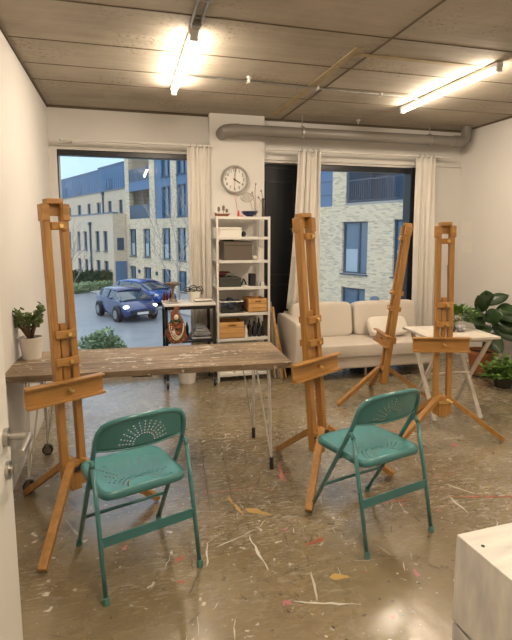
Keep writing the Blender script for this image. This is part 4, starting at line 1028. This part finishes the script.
# cladding bays
for (a, b_, wins) in ((14.47,16.62,((14.66,15.75),)), (10.6,13.8,((12.75,13.75),)), (1.0,4.2,((2.3,3.3),))):
    op = [(w0,w1,2.68,4.6) for w0,w1 in wins]+[(w0,w1,5.23,7.2) for w0,w1 in wins]
    m = grid_wall(MB(), (a, b_), (2.60 if a > 5 else 2.73, 8.9), op, -.25, -.05); m.build('cladding_panel', M['blue_clad'], bl)
    for q in op: facade_window(bl, q[0], q[1], q[2], q[3], -.05, True)
m = MB()
for zz in (3.2,3.75,4.3,5.0): m.box((2.0,-.04,zz),(1.9,.02,.03))
m.build('cladding_joint', M['blue_dark'], bl)
# far balconies: solid blue fronts with slabs
for z0, z1 in ((2.62,3.62),(5.18,6.12)):
    MB().box((18.92,-.05,(z0+z1)/2),(3.15,.06,z1-z0)).build('balcony_front', M['blue_dark'], bl)
    MB().box((18.92,-.9,z0+.0),(3.15,1.75,.12)).build('balcony_floor', M['pave'], bl)
MB().box((18.92,-.04,4.92),(3.15,.10,.62)).build('fascia', M['blue_clad'], bl)
MB().box((18.92,-.04,7.4),(3.15,.10,.62)).build('fascia', M['blue_clad'], bl)
m = MB(); m.box((19.9,-1.75,4.2),(.9,.06,1.2)); m.build('balcony_wall', M['render'], bl)
# near balcony with bar railing
MB().box((-2.96,-.9,2.76),(6.48,1.75,.14)).build('balcony_floor', M['pave'], bl)
r_ = MB(); r_.box((-2.96,-.06,3.70),(6.45,.06,.05)); r_.box((-2.96,-.06,2.90),(6.45,.04,.04)); ro = r_.build('railing', M['win_frame'], bl)
m = MB()
for k in range(62): m.box((-6.15+k*.105,-.06,3.3),(.022,.02,.8))
m.build('baluster', M['win_frame'], ro)
MB().box((.22,-.8,4.1),(.10,1.5,2.7)).build('side_screen', M['blue_dark'], bl)
m = MB(); m.box((-2.9,-1.86,3.9),(1.6,.06,2.1)); m.build('balcony_door', M['blue_clad'], bl)
m = MB(); m.cyl((-1.38,.02,-.95),(-1.38,.20,-.95),.16,seg=20); m.build('wall_lamp', M['coping'], bl)
for s_, zz in ((21.9,-.9),): pass
m = MB(); m.box((19.1,.06,-1.0),(.14,.12,.24)); m.box((16.5,.06,-1.0),(.14,.12,.24)); m.build('wall_light', M['blue_dark'], bl)

# lower terrace at left
tr = thing('terrace_house', 'pale brick terrace row with a blue metal top floor on the left', 'building', FP, FR)
low = []
for k in range(6):
    a = 22.3 + k*2.15 if k < 2 else 22.3+2.15*k
wz = [(22.25,23.05),(23.8,24.6),(26.4,27.15),(27.95,28.7),(30.2,31.0),(32.0,32.8),(34.4,35.2),(36.2,37.0),(38.6,39.4)]
low = [(a,b_,.33,1.84) for a,b_ in wz] + [(a,b_,-1.6,-.38) for a,b_ in wz]
grid_wall(MB(), (21.2, 42), (ZS, 3.1), low, .65, 1.0).build('wall', M['render'], tr)
MB().box((31.6,-3,.45),(20.6,6,5.0)).build('inner_wall', M['blue_dark'], tr)
m = MB(); m.box((21.32,-.0,.5),(.24,1.3,5.2)); m.build('end_wall', M['render'], tr)
MB().box((31.6,.82,3.15),(20.9,.45,.1)).build('coping', M['coping'], tr)
for a,b_,c,d_ in low: facade_window(tr, a, b_, c, d_, 1.0, False)
up = [(25.0,25.75,3.3,4.4),(27.2,28.0,3.3,4.4),(29.5,30.5,3.3,4.4),(32.0,32.8,3.3,4.4),(34.4,35.4,3.3,4.4),(37.3,38.2,3.3,4.3)]
grid_wall(MB(), (21.2, 42), (3.0, 5.25), up, -1.85, -1.5).build('upper_wall', M['render'], tr)
MB().box((31.6,-3.6,4.0),(20.6,3.2,2.2)).build('inner_wall', M['blue_dark'], tr)
MB().box((31.6,-1.68,5.29),(20.8,.5,.1)).build('coping', M['coping'], tr)
for a,b_,c,d_ in up: facade_window(tr, a, b_, c, d_, -1.5, False)
for a, b_, zt in ((29.1,34.9,7.95),(34.9,48.,7.78)):
    m = MB(); m.box(((a+b_)/2,-6.2,(5+zt)/2),(b_-a,5.4,zt-5)); q = m.build('metal_penthouse', M['blue_clad'], tr)
    m = MB(); s_ = a+.2
    while s_ < b_: m.box((s_,-3.49,(5.1+zt)/2),(.03,.03,zt-5.1)); s_ += .45
    m.build('standing_seam', M['blue_clad'], q)
    MB().box(((a+b_)/2,-6.2,zt+.04),(b_-a+.1,5.5,.1)).build('roof_edge', M['coping'], q)
for s_ in (32.5,40.4,45.0): facade_window(tr, s_-.75, s_+.55, 5.9, 6.8, -3.38, True)
for s_, n, z0, z1 in ((25.5,1.08,-1.9,2.3),(28.9,-1.42,3.2,5.0)):
    m = MB(); m.cyl((s_,n,z0),(s_,n,z1),.07,seg=10); m.box((s_,n,z1+.12),(.3,.2,.26)); m.build('downpipe', M['win_frame'], tr)
MB().box((21.18,.47,-1.2),(.06,.86,1.7)).build('entrance_door', M['blue_clad'], tr)
MB().box((21.18,.47,.9),(.06,.5,.9)).build('side_window', M['win_frame'], tr)
# infill wall north of the terrace for the far left
# hedges
def leafy_box(name, c, d, rz, mt, label, cat, n, lw, root=None):
    m = MB()
    m.box((0,0,d[2]*.48),(d[0]*.94,d[1]*.85,d[2]*.92))
    for _ in range(n):
        p = Vector((random.uniform(-d[0]/2,d[0]/2), random.choice((-1,1))*d[1]/2*random.uniform(.85,1.05), random.uniform(.05,1)*d[2])) if random.random() < .6 else Vector((random.uniform(-d[0]/2,d[0]/2), random.uniform(-d[1]/2,d[1]/2), d[2]*random.uniform(.92,1.08)))
        m.leaf(p, Vector([random.uniform(-1,1) for _ in range(3)]), lw*2, lw, .2, 0, n=2)
    o = m.build(name, mt, None, loc=c); o.rotation_euler = (0,0,rz); tag(o, label, cat); return o
leafy_box('hedge', (-2.3, 38.2, ZS+.0), (3.2,.8,1.0), R(-12), M['hedge'], 'dark clipped hedge in front of the terrace row', 'hedge', 900, .10)
leafy_box('low_planting', (-2.5, 33.4, ZS), (3.6,1.2,.55), R(35), M['bush'], 'low scrubby planting along the pavement behind the blue cars', 'planting', 500, .12)
def shrub(c, r, n, lw, label, mt):
    t = thing('shrub', label, 'shrub', c)
    m = MB()
    for k in range(7): a = k*.9; m.tube([(0,0,0),(r[0]*.35*math.cos(a), r[1]*.35*math.sin(a), r[2]*1.0)], .02, 5)
    m.build('stem', M['stem'], t)
    m = MB()
    for _ in range(n):
        d_ = Vector((random.gauss(0,1),random.gauss(0,1),random.gauss(0,1))).normalized(); k = random.uniform(.6,1)
        k *= 1+.08*math.sin(d_.x*7)*math.cos(d_.y*6)
        p = Vector((d_.x*r[0]*k, d_.y*r[1]*k, r[2]+d_.z*r[2]*k)); m.leaf(p, d_+Vector([random.uniform(-.8,.8) for _ in range(3)]), lw*1.6, lw, .2, .2, n=2)
    m.build('foliage', mt, t); return t
shrub((-.42, 9.3, ZS), (.56,.52,.95), 7500, .062, 'rounded grey-green shrub just outside the left window', M['bush'])

# bare street trees
def bare_tree(x, y, h, label, seed):
    rnd = random.Random(seed); t = thing('street_tree', label, 'tree', (x,y,ZS))
    m = MB(); tr_ = MB(); tr_.tube([(0,0,0),(.03,.02,h*.3),(-.02,0,h*.62)], .05, 8, rad=[.05,.04,.024]); tr_.build('trunk', M['bark'], t, smooth=True)
    def grow(p, d_, L, r, k):
        q = p + d_*L*.5 + Vector([rnd.uniform(-.04,.04)*L for _ in range(3)]); e = p + d_*L
        m.tube([p,q,e], r, 5, rad=[r,r*.8,r*.6])
        if k == 0: return
        for _ in range(3):
            nd = (d_ + Vector((rnd.uniform(-.7,.7), rnd.uniform(-.7,.7), rnd.uniform(-.1,.5)))).normalized(); grow(p+d_*L*rnd.uniform(.45,1), nd, L*.68, r*.6, k-1)
    for k in range(7): 
        a = k*2.4; z0 = h*(.26+.05*k); grow(Vector((0,0,z0)), Vector((math.cos(a)*.55, math.sin(a)*.55, .9)).normalized(), h*.26, .014, 3)
    m.build('branch', M['bark'], t); return t
bare_tree(1.72, 16.5, 5.6, 'bare young street tree in front of the brick block', 3)
bare_tree(-2.35, 21.0, 4.4, 'bare young street tree seen beside the nearest easel', 8)

# cars
def car(x, y, rz, paint, label, lights=True, L=3.6, W=1.62, H=1.32):
    t = thing('car', label, 'car', (x,y,ZS), rz, 'cars in the street')     # local +x is the front
    hL = L/2
    # stations: x, half width, z low, z belt
    st = [(-hL,.70,.42,.80),(-hL+.10,.80,.30,.95),(-hL+.45,.86,.24,.98),(-1.0,.88,.22,.96),(0,.88,.22,.94),(.75,.88,.22,.93),(1.15,.87,.22,.90),(hL-.45,.84,.24,.80),(hL-.12,.76,.28,.70),(hL,.66,.34,.56)]
    m = MB(); rings = []
    for (sx,w,z0,z1) in st:
        w *= W/1.76; r_ = [(-w*.92,z0),(-w,z0+.12),(-w*1.01,(z0+z1)/2),(-w*.96,z1-.05),(-w*.86,z1),(0,z1+.03),(w*.86,z1),(w*.96,z1-.05),(w*1.01,(z0+z1)/2),(w,z0+.12),(w*.92,z0)]
        rings.append([m.bm.verts.new((sx,yy,zz)) for yy,zz in r_])
    for A, B in zip(rings, rings[1:]):
        n = len(A)
        for k in range(n): m.bm.faces.new((A[k],A[(k+1)%n],B[(k+1)%n],B[k]))
    m.bm.faces.new(rings[0]); m.bm.faces.new(rings[-1][::-1])
    body = smooth_angle(m.build('body', paint, t), 35)
    def cab(name, mt, stn, zr):
        m = MB(); rr = []
        for (sx,wb,wt,zb,zt) in stn: rr.append([m.bm.verts.new(p) for p in ((sx,-wb,zb),(sx,-wt,zt-.05),(sx,-wt*.85,zt),(sx,0,zt+.02),(sx,wt*.85,zt),(sx,wt,zt-.05),(sx,wb,zb))])
        for A, B in zip(rr, rr[1:]):
            for k in range(7): m.bm.faces.new((A[k],A[(k+1)%7],B[(k+1)%7],B[k]))
        m.bm.faces.new(rr[0]); m.bm.faces.new(rr[-1][::-1]); return smooth_angle(m.build(name, mt, t), 35)
    cab('window_glass', M['car_glass'], [(-hL+.14,.66,.60,.90,1.02),(-hL+.50,.74,.60,.92,H-.08),(-.9,.76,.60,.92,H-.02),(.0,.77,.60,.92,H-.03),(.42,.76,.58,.92,H-.10),(1.22,.72,.66,.88,.93)], 0)
    m = MB(); rr = []
    for (sx,w,z) in ((-hL+.42,.585,H-.10),(-hL+.9,.60,H-.02),(-.5,.61,H+.005),(.1,.60,H-.01),(.44,.58,H-.085)): rr.append([m.bm.verts.new(p) for p in ((sx,-w,z-.06),(sx,-w*.86,z-.0),(sx,0,z+.035),(sx,w*.86,z),(sx,w,z-.06))])
    for A, B in zip(rr, rr[1:]):
        for k in range(4): m.bm.faces.new((A[k],A[k+1],B[k+1],B[k]))
    m.build('roof', paint, t, smooth=True, solid=.03)
    for s in (-1, 1):
        m = MB()
        for a_, b2 in (((1.18,.72*s,.92),(.42,.60*s,H-.10)),((-.15,.775*s,.94),(-.2,.615*s,H-.06)),((-1.15,.77*s,.95),(-1.2,.61*s,H-.08))): m.bar(a_, b2, .05, .03)
        m.build('pillar', paint, t)
        m = MB(); m.blob((.80,s*.95,1.0),(.07,.09,.06),2); m.build('wing_mirror', paint, t, smooth=True)
        m = MB(); m.blob((hL-.22,s*.62,.66),(.16,.14,.075),2); m.build('headlight', M['headlamp'] if lights else M['lamp_off'], t, smooth=True)
        for wx in (-hL+.72, hL-.78):
            m = MB(); m.cyl((wx,s*.68,.31),(wx,s*.90,.31),.31,seg=28); wo = smooth_angle(m.build('wheel', M['rubber'], t))
            m = MB(); m.cyl((wx,s*.895,.31),(wx,s*.915,.31),.19,seg=24); m.build('rim', M['galv'], wo)
            m = MB(); m.cyl((wx,s*.80,.33),(wx,s*.885,.33),.36,seg=28); m.build('wheel_arch', M['black'], t)
    m = MB(); m.box((hL-.02,0,.42),(.08,1.0,.16)); m.build('grille', M['black'], t)
    m = MB(); m.box((hL+.03,0,.40),(.02,.50,.10)); m.build('number_plate', M['paper'], t)
    return t
car(.02, 22.6, R(-68), M['car_blue'], 'dark blue hatchback with lit headlights in the street')
car(.95, 26.4, R(-50), M['car_blue2'], 'brighter blue car partly hidden behind the dark blue hatchback', False)
car(-1.85, 11.6, R(-82), M['car_silver'], 'silver car at the lower left of the left window view', False)

# ------------------------------------------------------------------ world
w = bpy.data.worlds.new('overcast'); sc.world = w; w.use_nodes = True; nt = w.node_tree
bg = nt.nodes['Background']
tc = nt.nodes.new('ShaderNodeTexCoord'); sep = nt.nodes.new('ShaderNodeSeparateXYZ'); nt.links.new(tc.outputs['Generated'], sep.inputs[0])
sky = ramp(nt, sep.outputs[2], [(0., (.30,.42,.50)), (.30, (.36,.50,.62)), (1., (.96,.98,1.))])
cl = nt.nodes.new('ShaderNodeTexNoise'); cl.inputs['Scale'].default_value = 3.; cl.inputs['Detail'].default_value = 5
nt.links.new(tc.outputs['Generated'], cl.inputs['Vector'])
sky = mixc(nt, ramp(nt, cl.outputs['Fac'], [(.45, 0.), (.75, .5)]), sky, (.52,.62,.68))
nt.links.new(sky, bg.inputs['Color']); bg.inputs['Strength'].default_value = 2.3

# ------------------------------------------------------------------ camera
f = 491.; pitch = math.atan(64/491.); yaw = math.atan(133/495.15)
cam = bpy.data.cameras.new('camera'); co = bpy.data.objects.new('camera', cam); COL.objects.link(co)
co.location = (0, 0, 1.55); co.rotation_euler = (PI/2 - pitch, 0, -yaw)
cam.sensor_fit = 'VERTICAL'; cam.sensor_height = 24; cam.sensor_width = 24
cam.lens = f/640*24; cam.shift_y = -(320-299)/640.; cam.clip_start = .02; cam.clip_end = 300
sc.camera = co
vs = sc.view_settings
vs.view_transform = 'Standard'; vs.look = 'None'; vs.exposure = .0; vs.gamma = 1; vs.use_curve_mapping = False
